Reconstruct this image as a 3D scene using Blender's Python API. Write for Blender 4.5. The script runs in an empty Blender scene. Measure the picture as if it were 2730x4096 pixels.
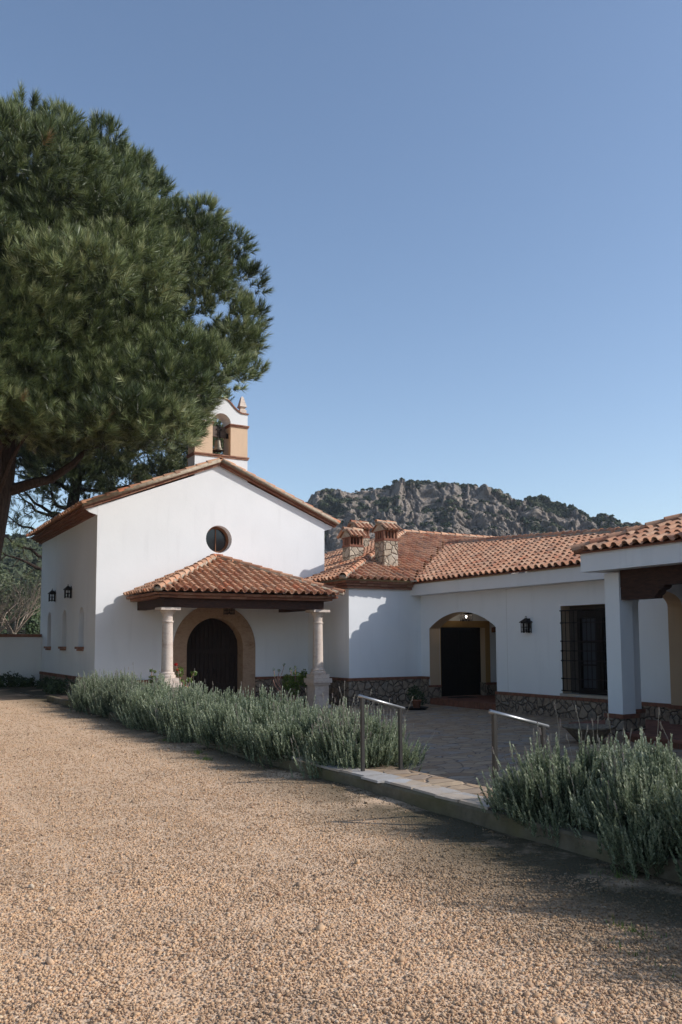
import bpy, math, random
import numpy as np
from mathutils import Vector, Matrix, noise
from mathutils.geometry import delaunay_2d_cdt
R = random.Random(7)
NR = np.random.default_rng(11)
scn = bpy.context.scene
COL = scn.collection
pi = math.pi

# ------------------------------------------------------------------ helpers
def V(*a): return Vector(a)
ORI = {}
def empty(name, loc):
    o = bpy.data.objects.new(name, None); COL.objects.link(o)
    o.location = loc; o.empty_display_size = .2; ORI[o.name] = Vector(loc)
    return o
def tag(o, label=None, cat=None, group=None, kind=None):
    if label: o['label'] = label
    if cat: o['category'] = cat
    if group: o['group'] = group
    if kind: o['kind'] = kind
    return o
def thing(name, loc, label, cat, group=None):
    return tag(empty(name, loc), label, cat, group)

class MB:
    def __init__(s): s.v = []; s.f = []; s.m = []; s.r = []
    def face(s, pts, m=0, r=0.):
        n = len(s.v); s.v.extend([tuple(p) for p in pts]); s.f.append(tuple(range(n, n+len(pts)))); s.m.append(m); s.r.append(r)
    def box(s, x0, x1, y0, y1, z0, z1, m=0, r=0.):
        p = [(x, y, z) for z in (z0, z1) for y in (y0, y1) for x in (x0, x1)]
        n = len(s.v); s.v += p
        for q in ((0,2,3,1),(4,5,7,6),(0,1,5,4),(2,6,7,3),(0,4,6,2),(1,3,7,5)):
            s.f.append(tuple(n+i for i in q)); s.m.append(m); s.r.append(r)
    def obox(s, c, ax, ay, az, m=0, r=0.):      # oriented box, half vectors
        c = Vector(c); ax, ay, az = Vector(ax), Vector(ay), Vector(az)
        p = [c+ax*i+ay*j+az*k for k in (-1, 1) for j in (-1, 1) for i in (-1, 1)]
        n = len(s.v); s.v += [tuple(q) for q in p]
        for q in ((0,2,3,1),(4,5,7,6),(0,1,5,4),(2,6,7,3),(0,4,6,2),(1,3,7,5)):
            s.f.append(tuple(n+i for i in q)); s.m.append(m); s.r.append(r)
    def grid(s, rows, m=0, r=0., close=False):
        n = len(s.v); k = len(rows[0])
        for row in rows: s.v += [tuple(p) for p in row]
        for i in range(len(rows)-1):
            for j in range(k if close else k-1):
                a = n+i*k+j; b = n+i*k+(j+1) % k
                s.f.append((a, b, b+k, a+k)); s.m.append(m); s.r.append(r)
        return n
    def tube(s, pts, rad, n=8, m=0, r=0., caps=True):
        pts = [Vector(p) for p in pts]
        if not hasattr(rad, '__len__'): rad = [rad]*len(pts)
        rows = []; ref = None
        for i, p in enumerate(pts):
            d = (pts[min(i+1, len(pts)-1)]-pts[max(i-1, 0)]).normalized()
            if ref is None: ref = d.orthogonal().normalized()
            ref = (ref-d*ref.dot(d)); ref = ref.normalized() if ref.length > 1e-6 else d.orthogonal().normalized()
            b = d.cross(ref)
            rows.append([p+(ref*math.cos(2*pi*k/n)+b*math.sin(2*pi*k/n))*rad[i] for k in range(n)])
        b0 = s.grid(rows, m, r, True)
        if caps:
            s.f.append(tuple(b0+k for k in range(n))[::-1]); s.m.append(m); s.r.append(r)
            e = b0+n*(len(rows)-1); s.f.append(tuple(e+k for k in range(n))); s.m.append(m); s.r.append(r)
    def lathe(s, prof, c, n=20, m=0, r=0., sq=1.):
        c = Vector(c)
        rows = [[c+V(math.cos(2*pi*k/n)*q[0], math.sin(2*pi*k/n)*q[0], q[1]) for k in range(n)] for q in prof]
        b0 = s.grid(rows, m, r, True)
        s.f.append(tuple(b0+k for k in range(n))[::-1]); s.m.append(m); s.r.append(r)
        e = b0+n*(len(rows)-1); s.f.append(tuple(e+k for k in range(n))); s.m.append(m); s.r.append(r)
    def plate(s, outer, holes, O, ex, ey, dep, m=0, mh=None, mo=None):
        """polygon with holes in the plane O+ex*x+ey*y, extruded by dep"""
        O, ex, ey, dep = Vector(O), Vector(ex), Vector(ey), Vector(dep)
        loops = [outer]+list(holes); vs = []; ed = []
        for lp in loops:
            b = len(vs); vs += [Vector((p[0], p[1])) for p in lp]
            ed += [(b+i, b+(i+1) % len(lp)) for i in range(len(lp))]
        ov, oe, of, *_ = delaunay_2d_cdt(vs, ed, [], 0, 1e-6)
        for t in of:
            gx = sum(ov[i].x for i in t)/3; gy = sum(ov[i].y for i in t)/3
            if not inpoly(gx, gy, outer) or any(inpoly(gx, gy, h) for h in holes): continue
            a = [O+ex*ov[i].x+ey*ov[i].y for i in t]
            s.face(a, m); s.face([p+dep for p in a][::-1], m)
        for li, lp in enumerate(loops):
            mm = m if (mo if li == 0 else mh) is None else (mo if li == 0 else mh)
            if callable(mm): fm = mm
            else: fm = lambda i, q=mm: q
            for i in range(len(lp)):
                p, q = lp[i], lp[(i+1) % len(lp)]
                a = O+ex*p[0]+ey*p[1]; b = O+ex*q[0]+ey*q[1]
                s.face([a, b, b+dep, a+dep], fm(i))
    def build(s, name, mats, parent=None, smooth=False, origin=None, fix=True):
        if not isinstance(mats, (list, tuple)): mats = [mats]
        o0 = ORI[parent.name] if parent is not None else Vector(origin or (0, 0, 0))
        me = bpy.data.meshes.new(name)
        v = np.array(s.v, dtype=np.float64)-np.array(o0)
        me.from_pydata(v.tolist(), [], s.f)
        for mt in mats: me.materials.append(mt)
        me.polygons.foreach_set('material_index', np.array(s.m, dtype=np.int32))
        at = me.attributes.new('rnd', 'FLOAT', 'FACE'); at.data.foreach_set('value', np.array(s.r, dtype=np.float32))
        if smooth: me.polygons.foreach_set('use_smooth', np.ones(len(s.f), dtype=bool))
        me.update()
        ob = bpy.data.objects.new(name, me); COL.objects.link(ob)
        if parent is not None: ob.parent = parent
        else: ob.location = o0
        ORI[ob.name] = o0
        if fix and len(s.f) < 60000:
            import bmesh
            bm = bmesh.new(); bm.from_mesh(me)
            bmesh.ops.remove_doubles(bm, verts=bm.verts, dist=1e-5) if smooth or fix == 'weld' else None
            bmesh.ops.recalc_face_normals(bm, faces=bm.faces); bm.to_mesh(me); bm.free()
        return ob

def npmesh(name, v, f, rnd, mat, parent=None, origin=(0, 0, 0), smooth=False):
    o0 = ORI[parent.name] if parent is not None else Vector(origin)
    v = np.asarray(v, np.float32).reshape(-1, 3)-np.array(o0, np.float32); f = np.asarray(f, np.int32)
    me = bpy.data.meshes.new(name); k = f.shape[1]
    me.vertices.add(len(v)); me.vertices.foreach_set('co', v.ravel())
    me.loops.add(f.size); me.loops.foreach_set('vertex_index', f.ravel())
    me.polygons.add(len(f)); me.polygons.foreach_set('loop_start', np.arange(0, f.size, k, dtype=np.int32))
    me.polygons.foreach_set('loop_total', np.full(len(f), k, np.int32)) if False else None
    if rnd is not None:
        at = me.attributes.new('rnd', 'FLOAT', 'FACE'); at.data.foreach_set('value', np.asarray(rnd, np.float32))
    if smooth: me.polygons.foreach_set('use_smooth', np.ones(len(f), dtype=bool))
    me.materials.append(mat); me.update(calc_edges=True); me.validate()
    ob = bpy.data.objects.new(name, me); COL.objects.link(ob)
    if parent is not None: ob.parent = parent
    else: ob.location = o0
    ORI[ob.name] = o0
    return ob
def dup(root, loc, rz=0, sc=None):
    r = root.copy(); COL.objects.link(r); r.location = loc; r.rotation_euler = (0, 0, rz)
    if sc: r.scale = sc
    for ch in list(root.children):
        c = ch.copy(); COL.objects.link(c); c.parent = r
        for g in ch.children:
            d = g.copy(); COL.objects.link(d); d.parent = c
    return r

# ------------------------------------------------------------------ materials
class NT:
    def __init__(s, name, rough=.8):
        s.mat = bpy.data.materials.new(name); s.mat.use_nodes = True
        s.t = s.mat.node_tree; s.n = s.t.nodes; s.l = s.t.links
        s.b = s.n['Principled BSDF']; s.b.inputs['Roughness'].default_value = rough
        s.b.inputs['Specular IOR Level'].default_value = .25
    def node(s, typ, ins=None, **kw):
        n = s.n.new(typ)
        for k, v in kw.items(): setattr(n, k, v)
        for k, v in (ins or {}).items():
            if isinstance(v, bpy.types.NodeSocket): s.l.new(v, n.inputs[k])
            else: n.inputs[k].default_value = v
        return n
    def pos(s, scale=(1, 1, 1), rot=(0, 0, 0), obj=False):
        if obj: c = s.node('ShaderNodeTexCoord').outputs['Object']
        else: c = s.node('ShaderNodeNewGeometry').outputs['Position']
        return s.node('ShaderNodeMapping', {'Vector': c, 'Scale': scale, 'Rotation': rot}).outputs[0]
    def noise(s, vec, scale, detail=4, rough=.55):
        return s.node('ShaderNodeTexNoise', {'Vector': vec, 'Scale': scale, 'Detail': detail, 'Roughness': rough}).outputs[0]
    def vor(s, vec, scale, feature='F1', rand=1.):
        return s.node('ShaderNodeTexVoronoi', {'Vector': vec, 'Scale': scale, 'Randomness': rand}, feature=feature)
    def ramp(s, fac, stops, interp='LINEAR'):
        n = s.node('ShaderNodeValToRGB', {'Fac': fac}); cr = n.color_ramp; cr.interpolation = interp
        while len(cr.elements) < len(stops): cr.elements.new(.5)
        for e, (p, c) in zip(cr.elements, stops):
            e.position = p; e.color = (*c, 1) if hasattr(c, '__len__') else (c, c, c, 1)
        return n.outputs[0]
    def mix(s, fac, a, b, mode='MIX'):
        n = s.node('ShaderNodeMix', data_type='RGBA', blend_type=mode)
        for sock, v in ((0, fac), (6, a), (7, b)):
            if isinstance(v, bpy.types.NodeSocket): s.l.new(v, n.inputs[sock])
            else: n.inputs[sock].default_value = (*v, 1) if hasattr(v, '__len__') else v
        return n.outputs[2]
    def math(s, op, a, b=0.):
        return s.node('ShaderNodeMath', {0: a, 1: b}, operation=op).outputs[0]
    def bump(s, h, dist=.01, strength=1.):
        n = s.node('ShaderNodeBump', {'Height': h, 'Distance': dist, 'Strength': strength}); s.l.new(n.outputs[0], s.b.inputs['Normal'])
    def attr(s, name='rnd'): return s.node('ShaderNodeAttribute', attribute_name=name).outputs['Fac']
    def color(s, c):
        if isinstance(c, bpy.types.NodeSocket): s.l.new(c, s.b.inputs['Base Color'])
        else: s.b.inputs['Base Color'].default_value = (*c, 1)
M = {}
def m_wall(name, c, stain=.05, bump=.006):
    t = NT(name, .9); p = t.pos()
    n1 = t.noise(p, .9, 5); n2 = t.noise(p, 7, 6, .65)
    st = t.noise(t.pos((3, 3, .35)), 1.3, 5)
    d = tuple(x*(1-stain*2.2) for x in c)
    col = t.mix(t.ramp(n1, [(.35, 0.), (.7, 1.)]), c, tuple(x*(1-stain) for x in c))
    col = t.mix(t.ramp(st, [(.55, 0.), (.8, .8)]), col, d)
    t.color(col); t.bump(t.math('ADD', n2, t.math('MULTIPLY', n1, 1.5)), bump); M[name] = t.mat
m_wall('white_render', (.82, .825, .83), .05, .0025)
m_wall('cream_render', (.72, .52, .36), .06)
m_wall('mustard_render', (.42, .25, .09), .1)
m_wall('buff_render', (.50, .36, .24), .08)
def m_rubble(name, cols, scale, mortar, zs=1., wm=.05, bd=.05):
    t = NT(name, .9); p = t.pos((1, 1, zs)); w = t.node('ShaderNodeTexNoise', {'Vector': p, 'Scale': 3.2, 'Detail': 3.}).outputs['Color']
    pp = t.node('ShaderNodeVectorMath', {0: p, 1: t.node('ShaderNodeVectorMath', {0: w, 1: (.24, .24, .24)}, operation='MULTIPLY').outputs[0]}, operation='ADD').outputs[0]
    e = t.vor(pp, scale, 'DISTANCE_TO_EDGE').outputs['Distance']; c = t.vor(pp, scale).outputs['Color']
    f = t.node('ShaderNodeSeparateColor', {0: c}).outputs[0]
    st = t.ramp(f, [(i/(len(cols)-1), q) for i, q in enumerate(cols)])
    n = t.noise(p, 11, 7, .7); f2 = t.node('ShaderNodeSeparateColor', {0: c}).outputs[1]
    st = t.mix(t.math('MULTIPLY', f2, .6), st, tuple(x*.45 for x in cols[0]))
    st = t.mix(t.ramp(n, [(.36, 0.), (.72, .7)]), st, tuple(x*1.25 for x in cols[3]))
    k = t.ramp(e, [(wm*.5, 0.), (wm*1.3, 1.)])
    t.color(t.mix(k, mortar, st))
    h = t.math('ADD', t.math('MULTIPLY', t.ramp(e, [(0., 0.), (wm*3.2, 1.)]), 1.), t.math('MULTIPLY', n, .35))
    t.bump(h, bd); M[name] = t.mat
m_rubble('plinth_stone', [(.20, .145, .105), (.31, .23, .165), (.23, .20, .17), (.39, .30, .22), (.15, .11, .085)], 4.6, (.11, .085, .067), 1., .034)
m_rubble('chimney_stone', [(.36, .28, .20), (.50, .40, .29), (.42, .36, .30), (.56, .47, .36), (.30, .22, .155)], 3.8, (.27, .21, .16), 1., .035)
def m_tile():
    t = NT('roof_tile', .85); r = t.attr(); p = t.pos()
    base = t.ramp(r, [(0., (.33, .14, .078)), (.16, (.51, .25, .145)), (.4, (.57, .285, .165)), (.62, (.62, .37, .235)), (.8, (.47, .255, .155)), (.93, (.30, .18, .125)), (1., (.58, .20, .095))])
    n = t.noise(p, 6, 6, .65); n2 = t.noise(p, 28, 4, .6); n3 = t.noise(p, .7, 4)
    c = t.mix(t.ramp(n, [(.48, 0.), (.70, .5)]), base, (.25, .17, .125))
    c = t.mix(t.ramp(n2, [(.58, 0.), (.72, .5)]), c, (.66, .52, .41))
    c = t.mix(t.ramp(n3, [(.5, 0.), (.75, .3)]), c, (.33, .225, .16))
    t.color(c); t.bump(t.math('ADD', n2, n), .006); M['tile'] = t.mat
    t = NT('mortar_bed', .95); n = t.noise(t.pos(), 9, 5); t.color(t.ramp(n, [(.3, (.30, .24, .18)), (.7, (.46, .39, .30))])); t.bump(n, .02); M['mortar'] = t.mat
m_tile()
def m_brick():
    t = NT('brick', .88); p = t.pos(); r = t.attr()
    c = t.ramp(r, [(0., (.24, .095, .06)), (.5, (.32, .15, .095)), (1., (.40, .22, .15))])
    n = t.noise(p, 11, 6, .65)
    c = t.mix(t.ramp(n, [(.4, 0.), (.75, .6)]), c, (.17, .11, .08)); t.color(c); t.bump(n, .008); M['brick'] = t.mat
    t = NT('plinth_brick', .88); p = t.pos()
    u = t.node('ShaderNodeSeparateXYZ', {0: p}); s = t.math('ADD', u.outputs[0], u.outputs[1])
    saw = t.math('FRACT', t.math('MULTIPLY', s, 3.9)); j = t.ramp(saw, [(.0, 0.), (.05, 1.), (.95, 1.), (1., 0.)])
    n = t.noise(p, 8, 6); c = t.ramp(n, [(.3, (.16, .065, .04)), (.7, (.27, .12, .075))]); t.color(t.mix(j, (.10, .07, .05), c)); t.bump(n, .006); M['plinth_brick'] = t.mat
m_brick()
def simple(name, c, rough=.7, metal=0., var=.25, scale=12, bump=.003, spec=.3, stretch=(1, 1, 1)):
    t = NT(name, rough); p = t.pos(stretch); n = t.noise(p, scale, 6, .6)
    t.color(t.ramp(n, [(.3, tuple(x*(1-var) for x in c)), (.7, tuple(min(1, x*(1+var)) for x in c))]))
    t.b.inputs['Metallic'].default_value = metal; t.b.inputs['Specular IOR Level'].default_value = spec
    if bump: t.bump(n, bump)
    M[name] = t.mat; return t
simple('door_wood', (.022, .012, .008), .6, var=.5, scale=5, stretch=(6, 6, .6), spec=.2)
simple('dark_door', (.012, .010, .009), .55, var=.4, scale=5, stretch=(6, 6, .6), spec=.2)
simple('beam_wood', (.05, .022, .014), .7, var=.5, scale=6, stretch=(1, 1, 5), bump=.006)
simple('iron', (.022, .016, .014), .65, metal=.4, var=.4)
simple('bronze', (.16, .14, .11), .5, metal=.6, var=.3, scale=9)
simple('steel', (.38, .38, .38), .46, metal=1., var=.06, bump=0)
simple('post_steel', (.07, .065, .06), .5, metal=.6, var=.1, bump=0)
simple('old_wood', (.13, .10, .085), .85, var=.4, scale=5, stretch=(.6, 5, 5))
simple('frame_dark', (.075, .06, .05), .7, var=.3, stretch=(1, 1, 4))
simple('frame_wood', (.20, .085, .04), .6, var=.3, stretch=(1, 1, 4))
simple('terracotta', (.32, .13, .075), .8, var=.25, scale=8)
simple('terrace_tile', (.22, .095, .065), .8, var=.35, scale=4)
simple('bowl_stone', (.21, .165, .12), .92, var=.45, scale=9, bump=.02)
simple('soil', (.075, .05, .035), .95, var=.4, scale=9, bump=.02)
simple('earth', (.16, .13, .08), .95, var=.35, scale=.6, bump=.02)
simple('bark', (.045, .03, .023), .95, var=.55, scale=7, stretch=(3, 3, .7), bump=.04)
simple('pale_bark', (.34, .30, .24), .9, var=.25, scale=9, stretch=(2, 2, .6), bump=.008)
simple('twig', (.30, .24, .19), .9, var=.25, scale=9, bump=0)
simple('pink_stem', (.42, .24, .18), .7, var=.2, bump=0)
simple('mat_fibre', (.045, .03, .022), .95, var=.4, scale=60)
simple('soffit', (.55, .54, .52), .9, var=.06)
t = NT('window_glass', .08); t.color((.012, .016, .018)); t.b.inputs['Specular IOR Level'].default_value = .5; M['glass'] = t.mat
t = NT('curtain', .8); t.color((.05, .052, .06)); M['curtain'] = t.mat
t = NT('lit_bulb', .5); t.b.inputs['Emission Color'].default_value = (1, .93, .82, 1); t.b.inputs['Emission Strength'].default_value = 25; M['bulb'] = t.mat
t = NT('red_petal', .6); t.color((.45, .02, .02)); M['petal'] = t.mat
def m_marble(name, a, b, c, sc):
    t = NT(name, .6); p = t.pos((1, 1, 2.5)); n = t.noise(p, sc, 8, .7); n2 = t.noise(p, sc*6, 5, .7)
    col = t.ramp(n, [(.3, a), (.5, b), (.7, c)]); t.color(t.mix(t.ramp(n2, [(.52, 0.), (.7, .5)]), col, tuple(x*.6 for x in a))); t.bump(n2, .004); M[name] = t.mat
m_marble('pale_marble', (.48, .36, .29), (.66, .56, .48), (.58, .46, .37), 2.2)
m_marble('travertine', (.27, .165, .10), (.42, .285, .19), (.33, .20, .13), 2.6)
def m_ground():
    t = NT('gravel', .92); p = t.pos()
    v = t.vor(p, 52.); f = t.node('ShaderNodeSeparateColor', {0: v.outputs['Color']}).outputs[0]
    c = t.ramp(f, [(q, tuple(.45*x+.55*y for x, y in zip(k_, (.76, .55, .375)))) for q, k_ in GRAV]); n = t.noise(p, .55, 5); n2 = t.noise(p, 3.2, 4)
    c = t.mix(t.ramp(n, [(.4, 0.), (.75, .35)]), c, (.30, .215, .145), 'MULTIPLY') if False else c
    c = t.mix(t.ramp(n2, [(.55, 0.), (.8, .25)]), c, (.36, .26, .18))
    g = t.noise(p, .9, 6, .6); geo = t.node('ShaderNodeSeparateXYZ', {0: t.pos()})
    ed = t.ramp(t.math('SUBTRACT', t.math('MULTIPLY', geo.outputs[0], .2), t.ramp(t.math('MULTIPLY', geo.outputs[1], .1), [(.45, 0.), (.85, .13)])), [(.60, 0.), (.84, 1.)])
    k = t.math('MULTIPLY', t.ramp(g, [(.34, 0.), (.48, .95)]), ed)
    c = t.mix(k, c, (.055, .048, .025))  # mossy soil by the kerb, also deepening the hedge's shade in the colour
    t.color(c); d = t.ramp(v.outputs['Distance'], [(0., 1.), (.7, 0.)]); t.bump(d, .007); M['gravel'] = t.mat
    t = NT('pebble', .85); r = t.attr(); p = t.pos(); n = t.noise(p, 60, 3)
    c = t.ramp(r, GRAV); n2 = t.noise(p, .9, 4)
    c = t.mix(t.ramp(n, [(.4, 0.), (.7, .35)]), c, (.36, .265, .185)); n3 = t.noise(p, 2.2, 5, .65); c = t.mix(t.ramp(t.math('ADD', t.math('MULTIPLY', n2, .6), t.math('MULTIPLY', n3, .4)), [(.46, 0.), (.66, .5)]), c, (.20, .135, .09)); g_ = t.noise(p, 1.1, 6, .6); ge = t.node('ShaderNodeSeparateXYZ', {0: t.pos()}); e_ = t.ramp(t.math('SUBTRACT', t.math('MULTIPLY', ge.outputs[0], .2), t.ramp(t.math('MULTIPLY', ge.outputs[1], .1), [(.45, 0.), (.85, .13)])), [(.60, 0.), (.84, 1.)]); c = t.mix(t.math('MULTIPLY', t.ramp(g_, [(.32, 0.), (.50, .85)]), e_), c, (.075, .062, .035)); t.color(c); M['pebble'] = t.mat  # kerbside stones painted darker: dirt plus the shade of the lavender
    t = NT('flagstone', .8); p = t.pos((1, 1.5, 1)); w = t.node('ShaderNodeTexNoise', {'Vector': p, 'Scale': 1.5}).outputs['Color']
    pp = t.node('ShaderNodeVectorMath', {0: p, 1: t.node('ShaderNodeVectorMath', {0: w, 1: (.3, .3, 0)}, operation='MULTIPLY').outputs[0]}, operation='ADD').outputs[0]
    e = t.vor(pp, 3.0, 'DISTANCE_TO_EDGE').outputs['Distance']; f = t.node('ShaderNodeSeparateColor', {0: t.vor(pp, 3.0).outputs['Color']}).outputs[0]
    st = t.ramp(f, [(0., (.30, .19, .11)), (.3, (.44, .31, .19)), (.55, (.33, .25, .185)), (.75, (.48, .35, .22)), (1., (.31, .28, .25))])
    n = t.noise(p, 9, 6, .65); st = t.mix(t.ramp(n, [(.35, 0.), (.75, .5)]), st, (.20, .15, .11))
    k = t.ramp(e, [(.01, 0.), (.035, 1.)]); t.color(t.mix(k, (.16, .12, .09), st))
    t.bump(t.math('ADD', t.ramp(e, [(0., 0.), (.06, 1.)]), t.math('MULTIPLY', n, .6)), .014); M['flag'] = t.mat
    t = NT('edge_slab', .8); p = t.pos(); n = t.noise(p, 7, 6, .65); f = t.node('ShaderNodeSeparateColor', {0: t.vor(p, 2.2).outputs['Color']}).outputs[0]
    c = t.ramp(f, [(0., (.40, .38, .36)), (.5, (.46, .36, .26)), (1., (.44, .43, .42))]); t.color(t.mix(t.ramp(n, [(.4, 0.), (.75, .5)]), c, (.27, .22, .17))); t.bump(n, .012); M['slab'] = t.mat
    t = NT('kerb_concrete', .95); p = t.pos(); n = t.noise(p, 5, 7, .68); n2 = t.noise(p, 1.4, 5)
    c = t.ramp(n, [(.3, (.09, .075, .05)), (.7, (.20, .165, .115))]); c = t.mix(t.ramp(n2, [(.45, 0.), (.65, .7)]), c, (.12, .105, .04)); t.color(c); t.bump(n, .02); M['kerb'] = t.mat
GRAV = [(0.0, (0.1702, 0.1044, 0.0668)), (0.1, (0.4469, 0.2686, 0.1469)), (0.3, (0.5958, 0.378, 0.2136)), (0.5, (0.7022, 0.4627, 0.2714)), (0.68, (0.5426, 0.3432, 0.2003)), (0.8, (0.3724, 0.2587, 0.1735)), (0.88, (0.7448, 0.5472, 0.356)), (0.95, (0.4469, 0.2337, 0.129)), (1.0, (0.7874, 0.6367, 0.4628))]
m_ground()
def m_leaf(name, stops, rough=.55, trans=.25, spec=.35):
    t = NT(name, rough); r = t.attr(); oi = t.node('ShaderNodeObjectInfo').outputs['Random']
    c = t.ramp(r, stops); hv = t.node('ShaderNodeHueSaturation', {'Color': c, 'Value': t.math('ADD', t.math('MULTIPLY', oi, .3), .85)}).outputs[0]
    t.color(hv); t.b.inputs['Specular IOR Level'].default_value = spec
    if trans:
        tr = t.node('ShaderNodeBsdfTranslucent', {'Color': hv}); ms = t.node('ShaderNodeMixShader', {0: trans, 1: t.b.outputs[0], 2: tr.outputs[0]})
        t.l.new(ms.outputs[0], t.n['Material Output'].inputs[0])
    M[name] = t.mat
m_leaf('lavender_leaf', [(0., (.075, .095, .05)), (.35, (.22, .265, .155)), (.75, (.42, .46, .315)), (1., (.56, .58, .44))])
m_leaf('lavender_stalk', [(0., (.26, .23, .18)), (.6, (.36, .34, .27)), (1., (.27, .20, .19))], trans=0)
m_leaf('pine_needle', [(0., (.018, .027, .009)), (.3, (.050, .074, .024)), (.6, (.13, .165, .06)), (.85, (.27, .31, .14)), (.97, (.40, .42, .23)), (1., (.24, .17, .08))], .42, .10, .45)
m_leaf('geranium_leaf', [(0., (.05, .10, .015)), (.6, (.12, .20, .03)), (1., (.26, .28, .05))], .5, .3)
m_leaf('dark_leaf', [(0., (.022, .04, .014)), (.6, (.05, .08, .028)), (1., (.09, .12, .045))], .55, .15)
m_leaf('olive_leaf', [(0., (.06, .075, .035)), (.6, (.11, .13, .06)), (1., (.17, .18, .10))], .55, .2)
m_leaf('grass_blade', [(0., (.06, .10, .02)), (1., (.16, .22, .05))], .6, .25)

# ------------------------------------------------------------------ camera, light, sky
Pf, pp, pa, pr, ppy = 3390.06, .0838172, .5233276, -.0047972, 2284.13
fwd = V(math.sin(pa)*math.cos(pp), math.cos(pa)*math.cos(pp), math.sin(pp))
rt = V(math.cos(pa), -math.sin(pa), 0); up = rt.cross(fwd)
rt2 = rt*math.cos(pr)+up*math.sin(pr); up2 = up*math.cos(pr)-rt*math.sin(pr)
cam = bpy.data.cameras.new('camera'); co = bpy.data.objects.new('camera', cam); COL.objects.link(co)
co.matrix_world = Matrix(((rt2.x, up2.x, -fwd.x, 0), (rt2.y, up2.y, -fwd.y, 0), (rt2.z, up2.z, -fwd.z, 1.6), (0, 0, 0, 1)))
cam.sensor_fit = 'VERTICAL'; cam.sensor_height = 36; cam.sensor_width = 24
cam.lens = Pf/4096*36; cam.shift_y = (ppy-2048)/4096; cam.clip_end = 6000; cam.clip_start = .05
scn.camera = co
S = V(.8, -.6, .676).normalized()
sun = bpy.data.lights.new('sun', 'SUN'); so = bpy.data.objects.new('sun', sun); COL.objects.link(so)
so.rotation_euler = S.to_track_quat('Z', 'Y').to_euler(); so.location = (20, -10, 30)
sun.energy = 3.35; sun.angle = math.radians(.55); sun.color = (1, .965, .92)
w = bpy.data.worlds.new('World'); scn.world = w; w.use_nodes = True
sk = w.node_tree.nodes.new('ShaderNodeTexSky'); sk.sky_type = 'NISHITA'; sk.sun_disc = False
sk.sun_elevation = math.asin(S.z); sk.sun_rotation = math.atan2(S.x, S.y)
sk.air_density = 1.; sk.dust_density = 1.1; sk.ozone_density = 1.2; sk.altitude = 400
bg = w.node_tree.nodes['Background']; bg.inputs['Strength'].default_value = .15
w.node_tree.links.new(sk.outputs[0], bg.inputs[0])
scn.view_settings.view_transform = 'Standard'; scn.view_settings.look = 'None'
scn.view_settings.exposure = .22; scn.view_settings.gamma = 1
scn.cycles.use_denoising = True; scn.cycles.max_bounces = 6; scn.cycles.diffuse_bounces = 3

# ------------------------------------------------------------------ setting: ground, kerb, walk, patio
def gh(x, y): return .03*noise.noise(V(x*.35, y*.35, 3.1))+.014*noise.noise(V(x*1.4, y*1.4, 8.))-.008*math.exp(-((x-1.1-.5*math.sin(y*.12))/.2)**2)-.008*math.exp(-((x-2.55-.5*math.sin(y*.12))/.2)**2)
def gravel():
    b = MB(); xs = list(np.linspace(-45, -1, 18))+list(np.arange(-.8, 4.87, .2))+[4.9]; ys = list(np.linspace(-25, 1, 14))+list(np.arange(1.2, 30, .24))+[31, 33, 34.6]
    b.grid([[(x, y, gh(x, y)) for x in xs] for y in ys])
    b.grid([[(x, y, gh(x, y)) for x in (4.9, 5.5, 6., 6.55)] for y in (25.0, 27, 29, 31, 33, 34.6)])
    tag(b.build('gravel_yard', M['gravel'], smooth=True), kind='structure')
gravel()
b = MB(); b.face([(-3000, -3000, -.62), (3000, -3000, -.62), (3000, 3000, -.62), (-3000, 3000, -.62)]); tag(b.build('ground', M['earth']), kind='structure')
def kerb():
    b = MB(); ys = list(np.arange(-6, 25.01, .25)); rows = []
    for y in ys:
        w1 = .012*noise.noise(V(0, y*1.1, 0)); w2 = .012*noise.noise(V(5, y*.9, 0)); z = .132+.01*noise.noise(V(9, y*1.4, 0))
        rows.append([(4.84+w1, y, -.1), (4.845+w1, y, .05), (4.85+w2, y, z-.02), (4.87+w2, y, z), (5.0, y, z), (5.0, y, -.1)])
    b.grid(rows); tag(b.build('kerb', M['kerb'], smooth=False), kind='structure')
    b = MB(); y = 5.9
    while y < 9.6:                       # pale flat slabs along the edge of the walk
        l = R.uniform(.32, .62); o = R.uniform(-.02, .02)
        b.obox((5.02+o, y+l/2-.01, .146+R.uniform(-.004, .004)), (.165+R.uniform(-.03, .03), .02*R.uniform(-1, 1), 0), (.01*R.uniform(-1, 1), l/2-.012, 0), (0, 0, .012)); y += l
    tag(b.build('edging', M['slab']), kind='structure')
kerb()
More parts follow.
